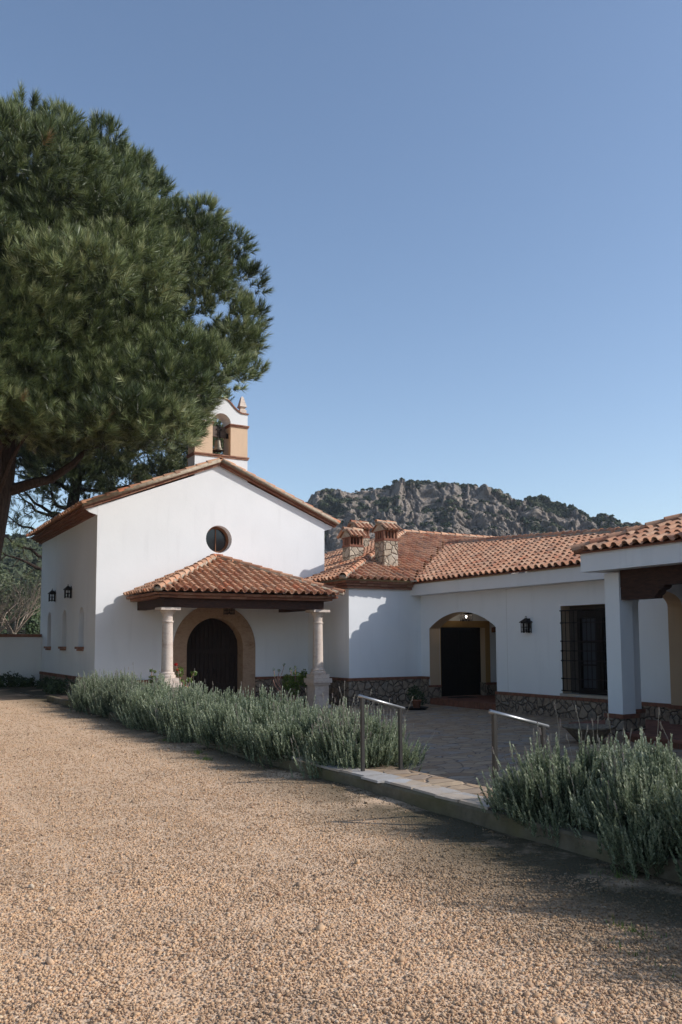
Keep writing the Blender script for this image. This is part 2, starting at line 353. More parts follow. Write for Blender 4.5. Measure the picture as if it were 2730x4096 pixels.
def walk():
    b = MB(); xs = [5.0, 5.3, 5.6, 5.9, 6.3, 6.8, 7.2, 7.6, 8.1]
    zf = lambda x: .14 if x < 5.6 else max(-.45, .14-(x-5.6)*.295)
    b.grid([[(x, y, zf(x)+.006*noise.noise(V(x*2, y*2, 1))) for x in xs] for y in np.arange(5.7, 10.6, .35)])
    tag(b.build('walk', M['flag'], smooth=True), kind='structure')
    b = MB(); xs = np.linspace(7.5, 17.3, 24); ys = np.linspace(7.2, 26.4, 40)
    b.grid([[(x, y, -.452+.012*noise.noise(V(x, y, 4))) for x in xs] for y in ys])
    b.grid([[(x, y, -.452) for x in (6.4, 7.52)] for y in (10.4, 26.4)]); b.grid([[(x, y, -.452) for x in (7.2, 17)] for y in (2, 7.22)])
    tag(b.build('patio', M['flag'], smooth=True), kind='structure')
    for y0, y1 in ((10.0, 25.2), (-6, 6.25)):
        b = MB(); b.grid([[(x, y, z+.02*noise.noise(V(x*2, y*2, 0))) for x, z in ((4.98, .09), (5.4, .11), (5.9, .08), (6.3, -.1), (6.9, -.47))] for y in np.linspace(y0, y1, 40)])
        tag(b.build('planting_bed', M['soil'], smooth=True), kind='structure')
walk()
def pebbles():
    ph = (1+5**.5)/2
    ico = np.array([(-1, ph, 0), (1, ph, 0), (-1, -ph, 0), (1, -ph, 0), (0, -1, ph), (0, 1, ph), (0, -1, -ph), (0, 1, -ph), (ph, 0, -1), (ph, 0, 1), (-ph, 0, -1), (-ph, 0, 1)]); ico /= np.linalg.norm(ico[0])
    tri = np.array([(0,11,5),(0,5,1),(0,1,7),(0,7,10),(0,10,11),(1,5,9),(5,11,4),(11,10,2),(10,7,6),(7,1,8),(3,9,4),(3,4,2),(3,2,6),(3,6,8),(3,8,9),(4,9,5),(2,4,11),(6,2,10),(8,6,7),(9,8,1)])
    pts = []
    for d0 in np.arange(3, 24, .5):
        d1 = d0+.5; dens = 7800*math.exp(-(d0-2.8)/5.2)
        n = int((d1**2-d0**2)*.47*dens)
        d = np.sqrt(NR.uniform(d0**2, d1**2, n)); a = NR.uniform(-.47, .47, n)
        x = math.sin(pa)*d+math.cos(pa)*a*d; y = math.cos(pa)*d-math.sin(pa)*a*d
        k = (x < 4.83); pts.append(np.stack([x[k], y[k]], 1))
    p = np.concatenate(pts); n = len(p)
    # thin the cover next to the kerb, baring soil painted darker as hedge shade
    keep = NR.random(n) > np.clip((p[:, 0]-3.5)/1.1, 0, 1)*np.where(p[:, 1] < 7.5, .85, .6); p = p[keep]; n = len(p)
    z = np.array([gh(x, y) for x, y in p])
    r = np.clip(NR.lognormal(math.log(.0053), .36, n), .0028, .016)*(1+.035*np.maximum(0, np.hypot(p[:, 0], p[:, 1])-5)); big = NR.random(n) < .003; r[big] *= 2.1
    q = NR.normal(size=(n, 4)); q /= np.linalg.norm(q, axis=1)[:, None]; a, bq, c, d = q.T
    Rm = np.stack([np.stack([1-2*(c*c+d*d), 2*(bq*c-a*d), 2*(bq*d+a*c)], 1), np.stack([2*(bq*c+a*d), 1-2*(bq*bq+d*d), 2*(c*d-a*bq)], 1), np.stack([2*(bq*d-a*c), 2*(c*d+a*bq), 1-2*(bq*bq+c*c)], 1)], 1)
    sc = NR.uniform(.6, 1.35, (n, 1, 3)); loc = ico[None]*sc*(1+NR.normal(0, .12, (n, 12, 1)))
    v = np.einsum('nij,nkj->nki', Rm, loc)*r[:, None, None]; v[:, :, 2] *= .8
    v += np.stack([p[:, 0], p[:, 1], z+r*.35], 1)[:, None, :]
    rn = NR.random(n); dd = np.hypot(p[:, 0], p[:, 1]); near = dd < 6.2
    octa = np.array([(0, 11, 5), (0, 5, 1), (0, 1, 7)])
    v1 = v[near]; k = len(v1); f1 = (tri[None]+(np.arange(k)*12)[:, None, None]).reshape(-1, 3)
    c8 = np.array([0, 3, 4, 7, 9, 10]); o8 = np.array([(0, 2, 4), (0, 4, 3), (0, 3, 5), (0, 5, 2), (1, 4, 2), (1, 3, 4), (1, 5, 3), (1, 2, 5)])
    v2 = v[~near][:, c8]; m_ = len(v2); f2 = (o8[None]+(np.arange(m_)*6)[:, None, None]).reshape(-1, 3)+k*12
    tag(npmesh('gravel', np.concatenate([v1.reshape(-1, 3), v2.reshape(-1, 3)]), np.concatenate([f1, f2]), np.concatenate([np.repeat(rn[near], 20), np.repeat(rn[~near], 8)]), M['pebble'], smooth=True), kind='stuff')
pebbles()

# ------------------------------------------------------------------ roof tiles
def inpoly(x, y, P):
    c = False; n = len(P)
    for i in range(n):
        x1, y1 = P[i]; x2, y2 = P[(i+1) % n]
        if (y1 > y) != (y2 > y) and x < (x2-x1)*(y-y1)/(y2-y1)+x1: c = not c
    return c
def tiles(name, parent, P0, e, s2, slope, poly, w=.26, L=.36, deck=True, mat=None, inset=.20):
    """barrel tiles on a roof plane: P0 eave corner, e along the eave, s2 horizontal up-slope, poly in (along, horizontal up)"""
    P0, e, s2 = Vector(P0), Vector(e), Vector(s2); cs = 1/math.sqrt(1+slope*slope)
    s = (s2+V(0, 0, slope))*cs; n = e.cross(s)
    b = MB(); k = w/.26
    amin = min(p[0] for p in poly); amax = max(p[0] for p in poly); bmax = max(p[1] for p in poly)/cs
    A = [pi*i/6 for i in range(7)]
    for ci in range(int((amax-amin)/w)+1):
        a0 = amin+(ci+.5)*w
        for rj in range(int(bmax/L)+2):
            b0 = rj*L-.05
            if not inpoly(a0, (b0+L*.55)*cs, poly): continue
            ja = R.uniform(-.013, .013); r = R.random(); jb = R.uniform(-.022, .022); yw = R.uniform(-.014, .014)
            def pt(a, bb, h): return P0+e*a+s*bb+n*h
            lo, hi = b0+jb, b0+L+.05
            rings = []
            for bb, rad, hh, dx in ((lo, .083*k, .062, 0), (hi, .068*k, .036, yw)):
                rings.append([pt(a0+ja+dx+math.cos(t)*rad, bb, hh+math.sin(t)*rad) for t in A])
            inn = [pt(a0+ja+math.cos(t)*(.083*k-.014), lo, .062+math.sin(t)*(.083*k-.014)-.002) for t in A]
            inn2 = [pt(a0+ja+math.cos(t)*(.083*k-.02), lo+.12, .05+math.sin(t)*(.083*k-.02)-.004) for t in A]
            b.grid([rings[0], rings[1]], 0, r); b.grid([inn, rings[0]], 0, r); b.grid([inn2, inn], 0, r)
            # pan between this cover and the next
            r2 = R.random(); pa_ = a0+w/2
            if inpoly(pa_, (b0+L*.55)*cs, poly):
                pr_ = []
                for bb, hh in ((lo+.015, .028), (hi, .004)):
                    pr_.append([pt(pa_+x*w*.30, bb, hh+.062*(abs(x)**2)) for x in (-1.05, -.6, -.2, .2, .6, 1.05)])
                lip = [p-n*.014 for p in pr_[0]]
                b.grid([pr_[0], pr_[1]], 0, r2); b.grid([lip, pr_[0]], 0, r2)
    o = b.build(name, mat or M['tile'], parent, smooth=True, fix=False)
    if deck:
        d = MB(); top = [P0+e*p[0]+(s2+V(0, 0, slope))*(p[1] if p[1] > .001 else inset)-V(0, 0, .005) for p in poly]; bot = [p-V(0, 0, .035) for p in top]
        d.face(top); d.face(bot[::-1])
        for i in range(len(top)): j = (i+1) % len(top); d.face([top[i], bot[i], bot[j], top[j]])
        d.build('roof_deck', M['brick'], o)
    return o
def caps(b, p, q, rad=.11, L=.36, h=.05):
    p, q = Vector(p), Vector(q); d = q-p; l = d.length; d.normalize(); sx = d.cross(V(0, 0, 1)).normalized(); n = sx.cross(d)
    A = [pi*i/8-.15+.3*i/8-.0 for i in range(9)]
    for i in range(int(l/L+.5)):
        r = R.random(); a = p+d*(i*L-.02)+n*h; c = p+d*min(i*L+L+.05, l)+n*(h-.02); j = sx*R.uniform(-.008, .008)
        r0 = [a+j+sx*math.cos(t)*rad+n*math.sin(t)*rad for t in A]; r1 = [c+sx*math.cos(t)*rad*.84+n*math.sin(t)*rad*.84 for t in A]
        i0 = [a+j+sx*math.cos(t)*(rad-.016)+n*math.sin(t)*(rad-.016) for t in A]; i1 = [p_+d*.15 for p_ in i0]
        b.grid([r0, r1], 0, r); b.grid([i0, r0], 0, r); b.grid([i1, i0], 0, r)
    # mortar bed under the caps
    b.obox((p+q)/2+n*(h-.035), d*l/2, sx*(rad*.95), n*.055, 1)
def courses(b, pts, n, z0, z1, o0, o1, cnt=3, bl=.26, closed=False):
    """corbelled brick courses under an eave along polyline pts (2-D), n outward sign handled by left normal"""
    for c in range(cnt):
        za = z0+(z1-z0)*c/cnt; zb = z0+(z1-z0)*(c+1)/cnt-.008; off = o0+(o1-o0)*(c+1)/cnt
        for i in range(len(pts)-1):
            p, q = Vector(pts[i]), Vector(pts[i+1]); d = (q-p); l = d.length; d.normalize(); nn = Vector((d.y, -d.x))*n
            x = -(off if i > 0 else 0)-.0; e = l+(off if i < len(pts)-2 else 0); k = 0
            while x < e-.02:
                w_ = min(bl, e-x); m_ = p+d*(x+w_/2)+nn*(off/2-.1)
                b.obox((m_.x, m_.y, (za+zb)/2), (d.x*(w_/2-.004), d.y*(w_/2-.004), 0), (nn.x*(off/2+.1), nn.y*(off/2+.1), 0), (0, 0, (zb-za)/2), 0, R.random()); x += w_
def arc(cx, cz, rx, rz, a0, a1, n): return [(cx+rx*math.cos(a0+(a1-a0)*i/n), cz+rz*math.sin(a0+(a1-a0)*i/n)) for i in range(n+1)]

# ------------------------------------------------------------------ chapel
UL, UR, VF, VB = 6.5, 14.55, 26.4, 35.2; UC = 10.53; ZE, ZA = 5.87, 7.47
chapel = thing('chapel', (UC, VF, -.45), 'white rendered chapel with a gabled tile roof, bell gable, round window and columned porch', 'chapel')
def chapel_walls():
    b = MB(); du = 10.42
    door = [(du-1.0, -.5), (du+1.0, -.5)]+arc(du, 1.44, 1.0, 1.0, 0, pi, 20)
    rw = arc(UC, 5.05, .46, .46, 0, 2*pi, 32)[:-1]
    out = [(UL, -.6), (UR, -.6), (UR, ZE), (UC, ZA), (UL, ZE)]
    b.plate(out, [door, rw], (0, VF, 0), (1, 0, 0), (0, 0, 1), (0, .5, 0))
    holes = []
    for vc in (28.25, 30.82, 33.42): holes.append([(vc-.33, 1.5), (vc+.33, 1.5)]+arc(vc, 2.46, .33, .33, 0, pi, 12))
    b.plate([(VF+.5, -.6), (VB, -.6), (VB, 5.75), (VF+.5, 5.75)], holes, (UL, 0, 0), (0, 1, 0), (0, 0, 1), (.45, 0, 0))
    b.plate([(VF+.5, -.6), (VB, -.6), (VB, 5.75), (VF+.5, 5.75)], [], (UR, 0, 0), (0, 1, 0), (0, 0, 1), (-.45, 0, 0))
    b.plate([(UL+.45, -.6), (UR-.45, -.6), (UR-.45, 5.75), (UC, 7.3), (UL+.45, 5.75)], [], (0, VB-.4, 0), (1, 0, 0), (0, 0, 1), (0, .395, 0))
    b.build('wall', M['white_render'], chapel)
    # stone plinth
    for a, c in ((UL-.05, du-1.44), (du+1.44, 13.87)):
        b = MB(); b.box(a, c, VF-.05, VF+.1, -.6, .37, 0); b.box(a-.003, c+.003, VF-.065, VF+.1, .37, .45, 1); b.build('plinth', [M['plinth_stone'], M['plinth_brick']], chapel)
    b = MB(); b.box(UL-.05, UL+.1, VF+.1, VB, -.6, .42, 0); b.box(UL-.065, UL+.1, VF+.1, VB+.002, .42, .52, 1)
    b.build('plinth', [M['plinth_stone'], M['plinth_brick']], chapel)
    # door surround of travertine with its reveal
    b = MB()
    ring = arc(du, 1.44, 1.44, 1.44, 0, pi, 28)+[(du-1.44, -.5), (du-1.0, -.5)]+arc(du, 1.44, .985, .985, pi, 0, 28)+[(du+.985, -.5), (du+1.44, -.5)]
    ring[29] = (du-1.44, -.5); ring[30] = (du-.985, -.5)
    b.plate(ring, [], (0, VF-.03, 0), (1, 0, 0), (0, 0, 1), (0, .50, 0)); b.build('door_surround', M['travertine'], chapel)
    b = MB(); dd = [(du-.99, -.46), (du+.99, -.46)]+arc(du, 1.44, .99, .99, 0, pi, 24)
    b.plate(dd, [], (0, VF+.44, 0), (1, 0, 0), (0, 0, 1), (0, .08, 0))
    for i in range(-6, 7):
        x = du+i*.15; h = math.sqrt(max(.01, .96**2-(i*.15)**2)); b.box(x-.064, x+.064, VF+.415, VF+.438, -.44, 1.44+h-.02)
    for z in (.1, 1.25): b.box(du-.93, du+.93, VF+.40, VF+.414, z, z+.14)
    for sx in (-1, 1):
        b2 = MB()
    d = b.build('door', M['door_wood'], chapel)
    for sx in (-.12, .12): b = MB(); b.tube([(du+sx, VF+.40, .75), (du+sx, VF+.35, .74), (du+sx, VF+.34, .62), (du+sx, VF+.40, .60)], .012, 6); b.build('handle', M['iron'], d)
    # round window
    b = MB(); A = [2*pi*i/32 for i in range(33)]
    for y0, y1, ra, rb in ((VF+.27, VF+.36, .458, .385),):
        b.grid([[(UC+math.cos(t)*r_, y, 5.05+math.sin(t)*r_) for t in A] for r_, y in ((ra, y1), (ra, y0), (rb, y0), (rb, y1))])
    b.box(UC-.012, UC+.012, VF+.30, VF+.33, 4.67, 5.43); 
    f = b.build('round_window', M['frame_wood'], chapel)
    b = MB(); b.face([(UC+math.cos(t)*.39, VF+.335, 5.05+math.sin(t)*.39) for t in A[:-1]]); b.build('pane', M['glass'], f)
    for vc in (28.25, 30.82, 33.42):
        b = MB(); b.plate([(vc-.32, 1.5), (vc+.32, 1.5)]+arc(vc, 2.46, .32, .32, 0, pi, 12), [], (UL+.36, 0, 0), (0, 1, 0), (0, 0, 1), (.03, 0, 0))
        n = b.build('narrow_window', M['glass'], chapel)
        s = MB()
        for k in range(3): s.box(UL-.11, UL+.2, vc-.42+k*.28, vc-.15+k*.28, 1.42, 1.495, 0, R.random())
        for k in range(3): s.box(UL-.06, UL+.1, vc-.38+k*.254, vc-.135+k*.254, 1.36, 1.415, 0, R.random())
        s.build('sill', M['brick'], n)
chapel_walls()
def chapel_roof():
    sl = .397; ue = 5.98; zr = 7.63; ze = zr-sl*(UC-ue); L = UC-ue; d = VB+.35-(VF-.12)
    rf = tiles('roof', chapel, (ue, VB+.35, ze), (0, -1, 0), (1, 0, 0), sl, [(0, 0), (d, 0), (d, L), (0, L)])
    r2 = tiles('roof', chapel, (2*UC-ue, VF-.12, ze), (0, 1, 0), (-1, 0, 0), sl, [(0, 0), (d, 0), (d, L), (0, L)])
    b = MB(); caps(b, (UC, VF-.1, zr+.03), (UC, VB+.3, zr+.03)); b.build('ridge_cap', [M['tile'], M['mortar']], rf, smooth=True, fix=False)
    b = MB(); fl = MB()                                # verge along the gable: row of barrel tiles over two brick courses
    for sx in (-1, 1):
        p = V(UC+sx*(UC-ue-.03), VF-.13, ze+.02); q = V(UC+sx*.05, VF-.13, zr+.04); caps(b, p, q, .10, .40, .045)
        d_ = (q-p).normalized(); n_ = V(-d_.z*sx, 0, d_.x*sx) if False else V(0, 1, 0).cross(d_)*(-1 if d_.x > 0 else 1)
        if n_.z < 0: n_ = -n_
        l = (q-p).length; k = 0; x = .02
        while x < l-.1:
            w_ = .30; c = p+d_*(x+w_/2)-n_*.052; fl.obox((c.x, VF-.02, c.z), d_*(w_/2-.004), (0, .15, 0), n_*.02, 0, R.random())
            c = p+d_*(x+w_/2)-n_*.112; fl.obox((c.x, VF+.02, c.z), d_*(w_/2-.006), (0, .12, 0), n_*.024, 0, R.random()); x += w_
    b.build('verge_tile', [M['tile'], M['mortar']], chapel, smooth=True, fix=False)
    fl.build('brick_verge', M['brick'], chapel)
    b = MB(); b3 = MB()
    for c in range(4):                                 # corbelled brick eaves along the side
        za = 5.60+c*.062; off = .08+.11*c
        y = VF+.02
        while y < VB+.2: b.box(UL-off, UL+.1, y, y+.252, za, za+.057, 0, R.random()*.5); y += .26
        y = VF+.02
        while y < VB+.2: b3.box(UR-.1, UR+off, y, y+.252, za, za+.057, 0, R.random()); y += .26
    b.build('cornice', M['brick'], chapel); b3.build('cornice', M['brick'], chapel)
    for sx, u0 in ((-1, UL), (1, UR)):                 # small white kneelers at the ends of the gable
        b = MB(); b.plate([(0, 5.58), (.0, 5.86), (sx*.36, 5.74), (sx*.26, 5.66)], [], (u0, VF+.004, 0), (1, 0, 0), (0, 0, 1), (0, .06, 0)); b.build('kneeler', M['white_render'], chapel)
chapel_roof()
def bell_gable():
    x0, x1, y0, y1, c = 9.66, 11.56, 26.42, 27.07, 10.61; o0, o1 = c-.325, c+.325
    b = MB(); b.box(x0, x1, y0, y1, 6.6, 7.83, 0)
    b.box(x0, o0, y0, y1, 7.93, 8.94, 1); b.box(o1, x1, y0, y1, 7.93, 8.94, 1)
    top = [(x0, 9.03), (o0, 9.03)]+[(c-.325*math.cos(a), 9.03+.325*math.sin(a)) for a in [pi*i/16 for i in range(1, 16)]]+[(o1, 9.03), (x1, 9.03), (x1, 9.42), (11.33, 9.42)]
    cv = [(11.33, 9.42), (11.2, 9.48), (11.06, 9.59), (10.94, 9.72), (10.82, 9.82), (10.7, 9.86), (c, 9.87)]
    top += cv[1:]+[(2*c-x, z) for x, z in cv[::-1][1:]]+[(x0, 9.42)]
    b.plate(top, [], (0, y0, 0), (1, 0, 0), (0, 0, 1), (0, y1-y0, 0), 0)
    g = b.build('bell_gable', [M['white_render'], M['cream_render']], chapel)
    def band(xa, xb, za, zb, n):
        b = MB()
        for k in range(2):
            z_a = za+(zb-za)*k/2; z_b = za+(zb-za)*(k+1)/2-.006; o = .03+.022*k
            m_ = max(1, round((xb-xa+2*o)/.26)); s = (xb-xa+2*o)/m_
            for i in range(m_): b.box(xa-o+i*s+.003, xa-o+(i+1)*s-.003, y0-o, y1+o, z_a, z_b, 0, R.random())
        b.build('brick_band', M['brick'], g)
    band(x0, x1, 7.83, 7.93, 7); band(x0, o0, 8.94, 9.03, 3); band(o1, x1, 8.94, 9.03, 3)
    b = MB(); full = [(x1+.03, 9.42), (11.33, 9.42)]+cv[1:]+[(2*c-x, z) for x, z in cv[::-1][1:]]+[(x0-.03, 9.42)]
    for i in range(len(full)-1):
        p, q = V(full[i][0], 0, full[i][1]), V(full[i+1][0], 0, full[i+1][1]); d = (q-p); n = V(0, -1, 0).cross(d).normalized(); n = n if n.z > 0 else -n
        m_ = (p+q)/2+n*.024; b.obox((m_.x, (y0+y1)/2, m_.z), d*.5, (0, (y1-y0)/2+.03, 0), n*.022, 0, R.random())
    b.build('coping', M['brick'], g)
    for cx in (x1-.13, x0+.13):
        b = MB(); cy = y0+.2
        def sq(h, z): return [(cx-h, cy-h, z), (cx+h, cy-h, z), (cx+h, cy+h, z), (cx-h, cy+h, z)]
        rows = [sq(.12, 9.467), sq(.12, 9.61), sq(.075, 9.65), sq(.075, 9.665), sq(.135, 9.72), sq(.12, 9.76), sq(.045, 10.06), sq(.0, 10.12)]
        b.grid(rows, close=True); b.build('pinnacle', M['pale_marble'], g)
    # the bell hangs in the opening
    bell = thing('bell', (c, 26.75, 8.12), 'bronze bell hung from a wooden headstock in the arched bell gable', 'bell')
    b = MB(); p = [(.0, .37), (.06, .385), (.10, .375), (.115, .33), (.125, .22), (.145, .12), (.18, .05), (.212, .005), (.20, 0), (.165, .05), (.13, .12), (.11, .22), (.1, .32), (0, .35)]
    b.lathe(p, (c, 26.75, 8.12), 24); b.build('bell_body', M['bronze'], bell, smooth=True)
    b = MB(); b.tube([(c, 26.75, 8.4), (c, 26.75, 8.12), (c, 26.75, 8.08)], [.012, .014, .03], 8); b.tube([(c, 26.75, 8.09), (c, 26.75, 8.03)], [.018, .01], 8); b.build('clapper', M['iron'], bell)
    b = MB(); prof = [(-.325, 8.60), (.325, 8.60), (.325, 8.74), (.27, 8.76), (.235, 8.84), (.25, 8.93), (.16, 8.96), (-.16, 8.96), (-.25, 8.93), (-.235, 8.84), (-.27, 8.76), (-.325, 8.74)]
    b.plate([(c+x, z) for x, z in prof], [], (0, 26.68, 0), (1, 0, 0), (0, 0, 1), (0, .14, 0)); b.build('headstock', M['old_wood'], bell)
    b = MB()
    for dx in (-.03, .03): b.box(c+dx-.014, c+dx+.014, 26.655, 26.675, 8.48, 8.98)
    b.box(c-.10, c+.10, 26.645, 26.675, 8.83, 8.87); b.tube([(c-.08, 26.75, 8.97), (c-.05, 26.75, 9.02), (c, 26.75, 9.0), (c+.05, 26.75, 9.02), (c+.08, 26.75, 8.97)], .02, 6)
    b.box(c+.25, c+.34, 26.6, 26.66, 8.56, 8.72)
    b.build('iron_strap', M['iron'], bell)
    b = MB(); pts = [(c+.20, 26.7, 8.6)]+[(c+.20-.004*i+(.012 if i % 2 else -.012), 26.69, 8.6-.055*i) for i in range(1, 6)]+[(c+.17, 26.69, 8.2), (c+.14, 26.69, 8.02), (c+.12, 26.69, 7.945)]; b.tube(pts, .008, 5); b.build('rope', M['iron'], bell)
bell_gable()
def porch():
    ue, vf, z0 = 7.42, 23.12, 3.07; sl = .40; ur = 13.36; uc = (ue+ur)/2; za = z0+sl*(VF-vf)
    b = MB(); cx = [7.93, 12.87]; cy = 23.8
    # front beam, side beams
    bw = .13
    f = MB(); f.box(cx[0]-.17, cx[1]+.15, cy-bw, cy+bw, 2.635, 2.90); o = f.build('porch_beam', M['beam_wood'], chapel)
    for x in cx:
        f = MB(); f.box(x-bw, x+bw, cy+bw+.002, VF-.002, 2.632, 2.897); f.build('porch_beam', M['beam_wood'], chapel)
    f = MB(); x0, x1 = cx[0]-.13, cx[1]+.13; courses(f, [(x0, VF), (x0, cy-.1), (x1, cy-.1), (x1, VF)], 1, 2.905, 3.06, .10, .36, 2, .27)
    f.build('porch_cornice', M['brick'], chapel)
    f = MB(); f.box(x0+.05, x1-.05, cy, VF-.003, 2.91, 2.95); f.build('porch_ceiling', M['beam_wood'], chapel)
    D = VF-vf; hw = uc-ue
    fr = tiles('porch_roof', chapel, (ue, vf, z0), (1, 0, 0), (0, 1, 0), sl, [(0, 0), (ur-ue, 0), (hw+.01, D), (hw-.01, D)])
    s2 = D/hw
    l = tiles('porch_roof', chapel, (ue, VF, z0), (0, -1, 0), (1, 0, 0), sl*D/hw, [(0, 0), (D, 0), (0, hw)])
    r = tiles('porch_roof', chapel, (ur, vf, z0), (0, 1, 0), (-1, 0, 0), sl*D/hw, [(0, 0), (D, 0), (D, hw)])
    b = MB(); caps(b, (ue-.03, vf-.03, z0+.02), (uc, VF-.02, za+.04), .115, .37, .06); caps(b, (ur+.03, vf-.03, z0+.02), (uc, VF-.02, za+.04), .115, .37, .06)
    b.build('hip_cap', [M['tile'], M['mortar']], fr, smooth=True, fix=False)
    for x in cx:
        b = MB(); b.lathe([(.205, .80), (.215, .77), (.205, .735), (.17, .72), (.17, .83), (.166, .86), (.162, 1.4), (.148, 2.18), (.165, 2.19), (.172, 2.215), (.165, 2.24), (.145, 2.25), (.145, 2.40), (.165, 2.44), (.20, 2.49), (.23, 2.545)][3:], (x, cy, 0), 28)
        b.lathe([(.17, .60), (.235, .60), (.25, .64), (.235, .685), (.205, .70), (.215, .735), (.20, .765), (.17, .775)], (x, cy, 0), 28)
        c = b.build('column', M['pale_marble'], chapel, smooth=True)
        me = c.data
        try: me.set_sharp_from_angle(angle=math.radians(40))
        except Exception: pass
        p = MB(); p.box(x-.27, x+.27, cy-.27, cy+.27, .47, .60); p.box(x-.33, x+.33, cy-.33, cy+.33, .33, .467); p.box(x-.29, x+.29, cy-.29, cy+.29, .26, .327); p.box(x-.25, x+.25, cy-.25, cy+.25, -.36, .257); p.box(x-.30, x+.30, cy-.30, cy+.30, -.5, -.363)
        p.build('pedestal', M['pale_marble'], c)
        p = MB(); p.box(x-.29, x+.29, cy-.29, cy+.29, 2.55, 2.628); p.build('capital', M['pale_marble'], c)
porch()

# ------------------------------------------------------------------ long house with wing, bay and near porch block
house = thing('house', (16.7, 20, -.45), 'long white house with stone plinth, three chimneys and hipped terracotta roofs joined to the chapel', 'house')
UW, VBAY, UBAY, VE = 16.7, 23.56, 13.88, 23.07
def house_walls():
    b = MB()
    b.plate([(UBAY, -.6), (UW+.4, -.6), (UW+.4, 3.6), (UBAY, 3.6)], [], (0, VBAY, 0), (1, 0, 0), (0, 0, 1), (0, .3, 0))
    b.plate([(VBAY+.3, -.6), (VF-.002, -.6), (VF-.002, 3.6), (VBAY+.3, 3.6)], [], (UBAY, 0, 0), (0, 1, 0), (0, 0, 1), (.3, 0, 0))
    # wing wall: arch and window openings
    va, vb = 19.70, VE; vc = (va+vb)/2; hw = (vb-va)/2; rise = .50; rad = (hw*hw+rise*rise)/(2*rise); zc = 2.04+rise-rad; an = math.asin(hw/rad)
    top = [(vc+rad*math.sin(an-2*an*i/18), zc+rad*math.cos(an-2*an*i/18)) for i in range(19)]
    arch = [(va, -.6), (vb, -.6)]+top
    win = [(15.0, .13), (17.0, .13), (17.0, 2.55), (15.0, 2.55)]
    b.plate([(12.9, -.6), (va, -.6)]+top[::-1]+[(vb, -.6), (VBAY-.002, -.6), (VBAY-.002, 3.5), (12.9, 3.5)], [win], (UW, 0, 0), (0, 1, 0), (0, 0, 1), (.42, 0, 0), 0, 2, lambda i: 1 if 1 <= i <= 20 else 0)
    o = b.build('wall', [M['white_render'], M['buff_render'], M['buff_render']], house)
    # entrance recess behind the arch
    b = MB(); ua, ub = 17.16, 19.07
    b.plate([(UW+.42, -.6), (ua, -.6), (ua, 2.09), (ub, 2.09), (ub, -.6), (23.5, -.6), (23.5, 3.3), (UW+.42, 3.3)], [], (0, VE+.001, 0), (1, 0, 0), (0, 0, 1), (0, .35, 0), 0, None, lambda i: 2 if i in (1, 2, 3) else 0)
    b.box(23.2, 23.5, 17, VE, -.6, 3.3, 0); b.box(UW+.42, 23.5, 16.9, 17.2, -.6, 3.3, 0)
    b.build('recess_wall', [M['cream_render'] if False else M['white_render'], M['mustard_render'], M['buff_render']], house)
    b = MB(); b.plate([(UW+.43, -.24), (ua, -.24), (ua, 2.09), (ub, 2.09), (ub, -.24), (ub+.21, -.24), (ub+.21, 2.31), (UW+.43, 2.31)], [], (0, VE-.006, 0), (1, 0, 0), (0, 0, 1), (0, .006, 0)); b.build('door_border', M['mustard_render'], house)
    b = MB(); b.box(UW+.42, 23.3, 17.1, VE+.3, 2.95, 3.05); b.build('recess_ceiling', M['white_render'], house)
    b = MB(); b.box(UW+.05, 23.3, 17.2, VE+.4, -.5, -.25); b.box(UW-.02, UW+.047, va, vb, -.5, -.252, 1, .3); b.build('entrance_floor', [M['terrace_tile'], M['plinth_brick']], house)
    b = MB()
    for k in range(2):
        x0 = ua+.06+k*.925; b.box(x0, x0+.905, VE+.28, VE+.33, -.24, 2.04)
        for z0, z1 in ((-.1, .75), (.9, 1.9)): b.box(x0+.14, x0+.77, VE+.262, VE+.279, z0, z1)
    b.box(ua+.002, ua+.058, VE+.26, VE+.34, -.245, 2.088); b.box(ub-.058, ub-.002, VE+.26, VE+.34, -.245, 2.088); b.box(ua+.058, ub-.058, VE+.26, VE+.34, 2.042, 2.088)
    d = b.build('door', M['dark_door'], house)
    b = MB(); b.tube([(18.05, VE+.26, .8), (18.05, VE+.2, .8), (17.93, VE+.2, .8)], .012, 6); b.build('handle', M['iron'], d)
    b = MB(); b.box(19.36, 19.56, VE-.09, VE-.002, 1.92, 2.10); b.box(19.38, 19.54, VE-.1, VE-.09, 1.94, 2.08); b.build('wall_box', M['frame_wood'], house)
    # plinths
    P, Q = 0, 1; PM = [M['plinth_stone'], M['plinth_brick']]
    def band(b, x0, x1, y0, y1, z1): b.box(x0, x1, y0, y1, -.6, z1-.085, P); g = .015; b.box(x0-g, x1+g, y0-g, y1+g, z1-.085, z1, Q)
    b = MB(); band(b, UBAY-.05, UW+.02, VBAY-.05, VBAY+.1, .45); band(b, UBAY-.05, UBAY+.1, VBAY+.118, VF-.06, .45)
    band(b, UW-.05, UW+.1, VE+.02, VBAY-.07, .45); b.build('plinth', PM, house)
    b = MB(); b.box(UW-.05, UW+.44, VE-.03, VE+.0, -.6, .10, P); b.box(UW-.06, UW+.45, VE-.045, VE+.0, .10, .165, Q); b.build('plinth', PM, house)
    b = MB(); band(b, UW-.05, UW+.1, 13.0, va-.0, .125); b.box(UW-.035, UW+.4, va-.2, va+.03, -.6, .05, P); b.build('plinth', PM, house)
    b = MB(); b.box(ub+.001, 23, VE-.05, VE-.007, -.6, .11, P); b.box(ub+.001, 23, VE-.06, VE-.007, .11, .19, Q); b.box(ub-.04, ub+.0, VE+.0, VE+.25, -.6, .19, P); b.build('plinth', PM, house)
    # window with iron grille
    b = MB(); b.box(UW+.34, UW+.38, 15.0, 17.0, .13, 2.55, 0)
    b.box(UW+.28, UW+.338, 15.0, 16.66, .2, 2.42, 1)
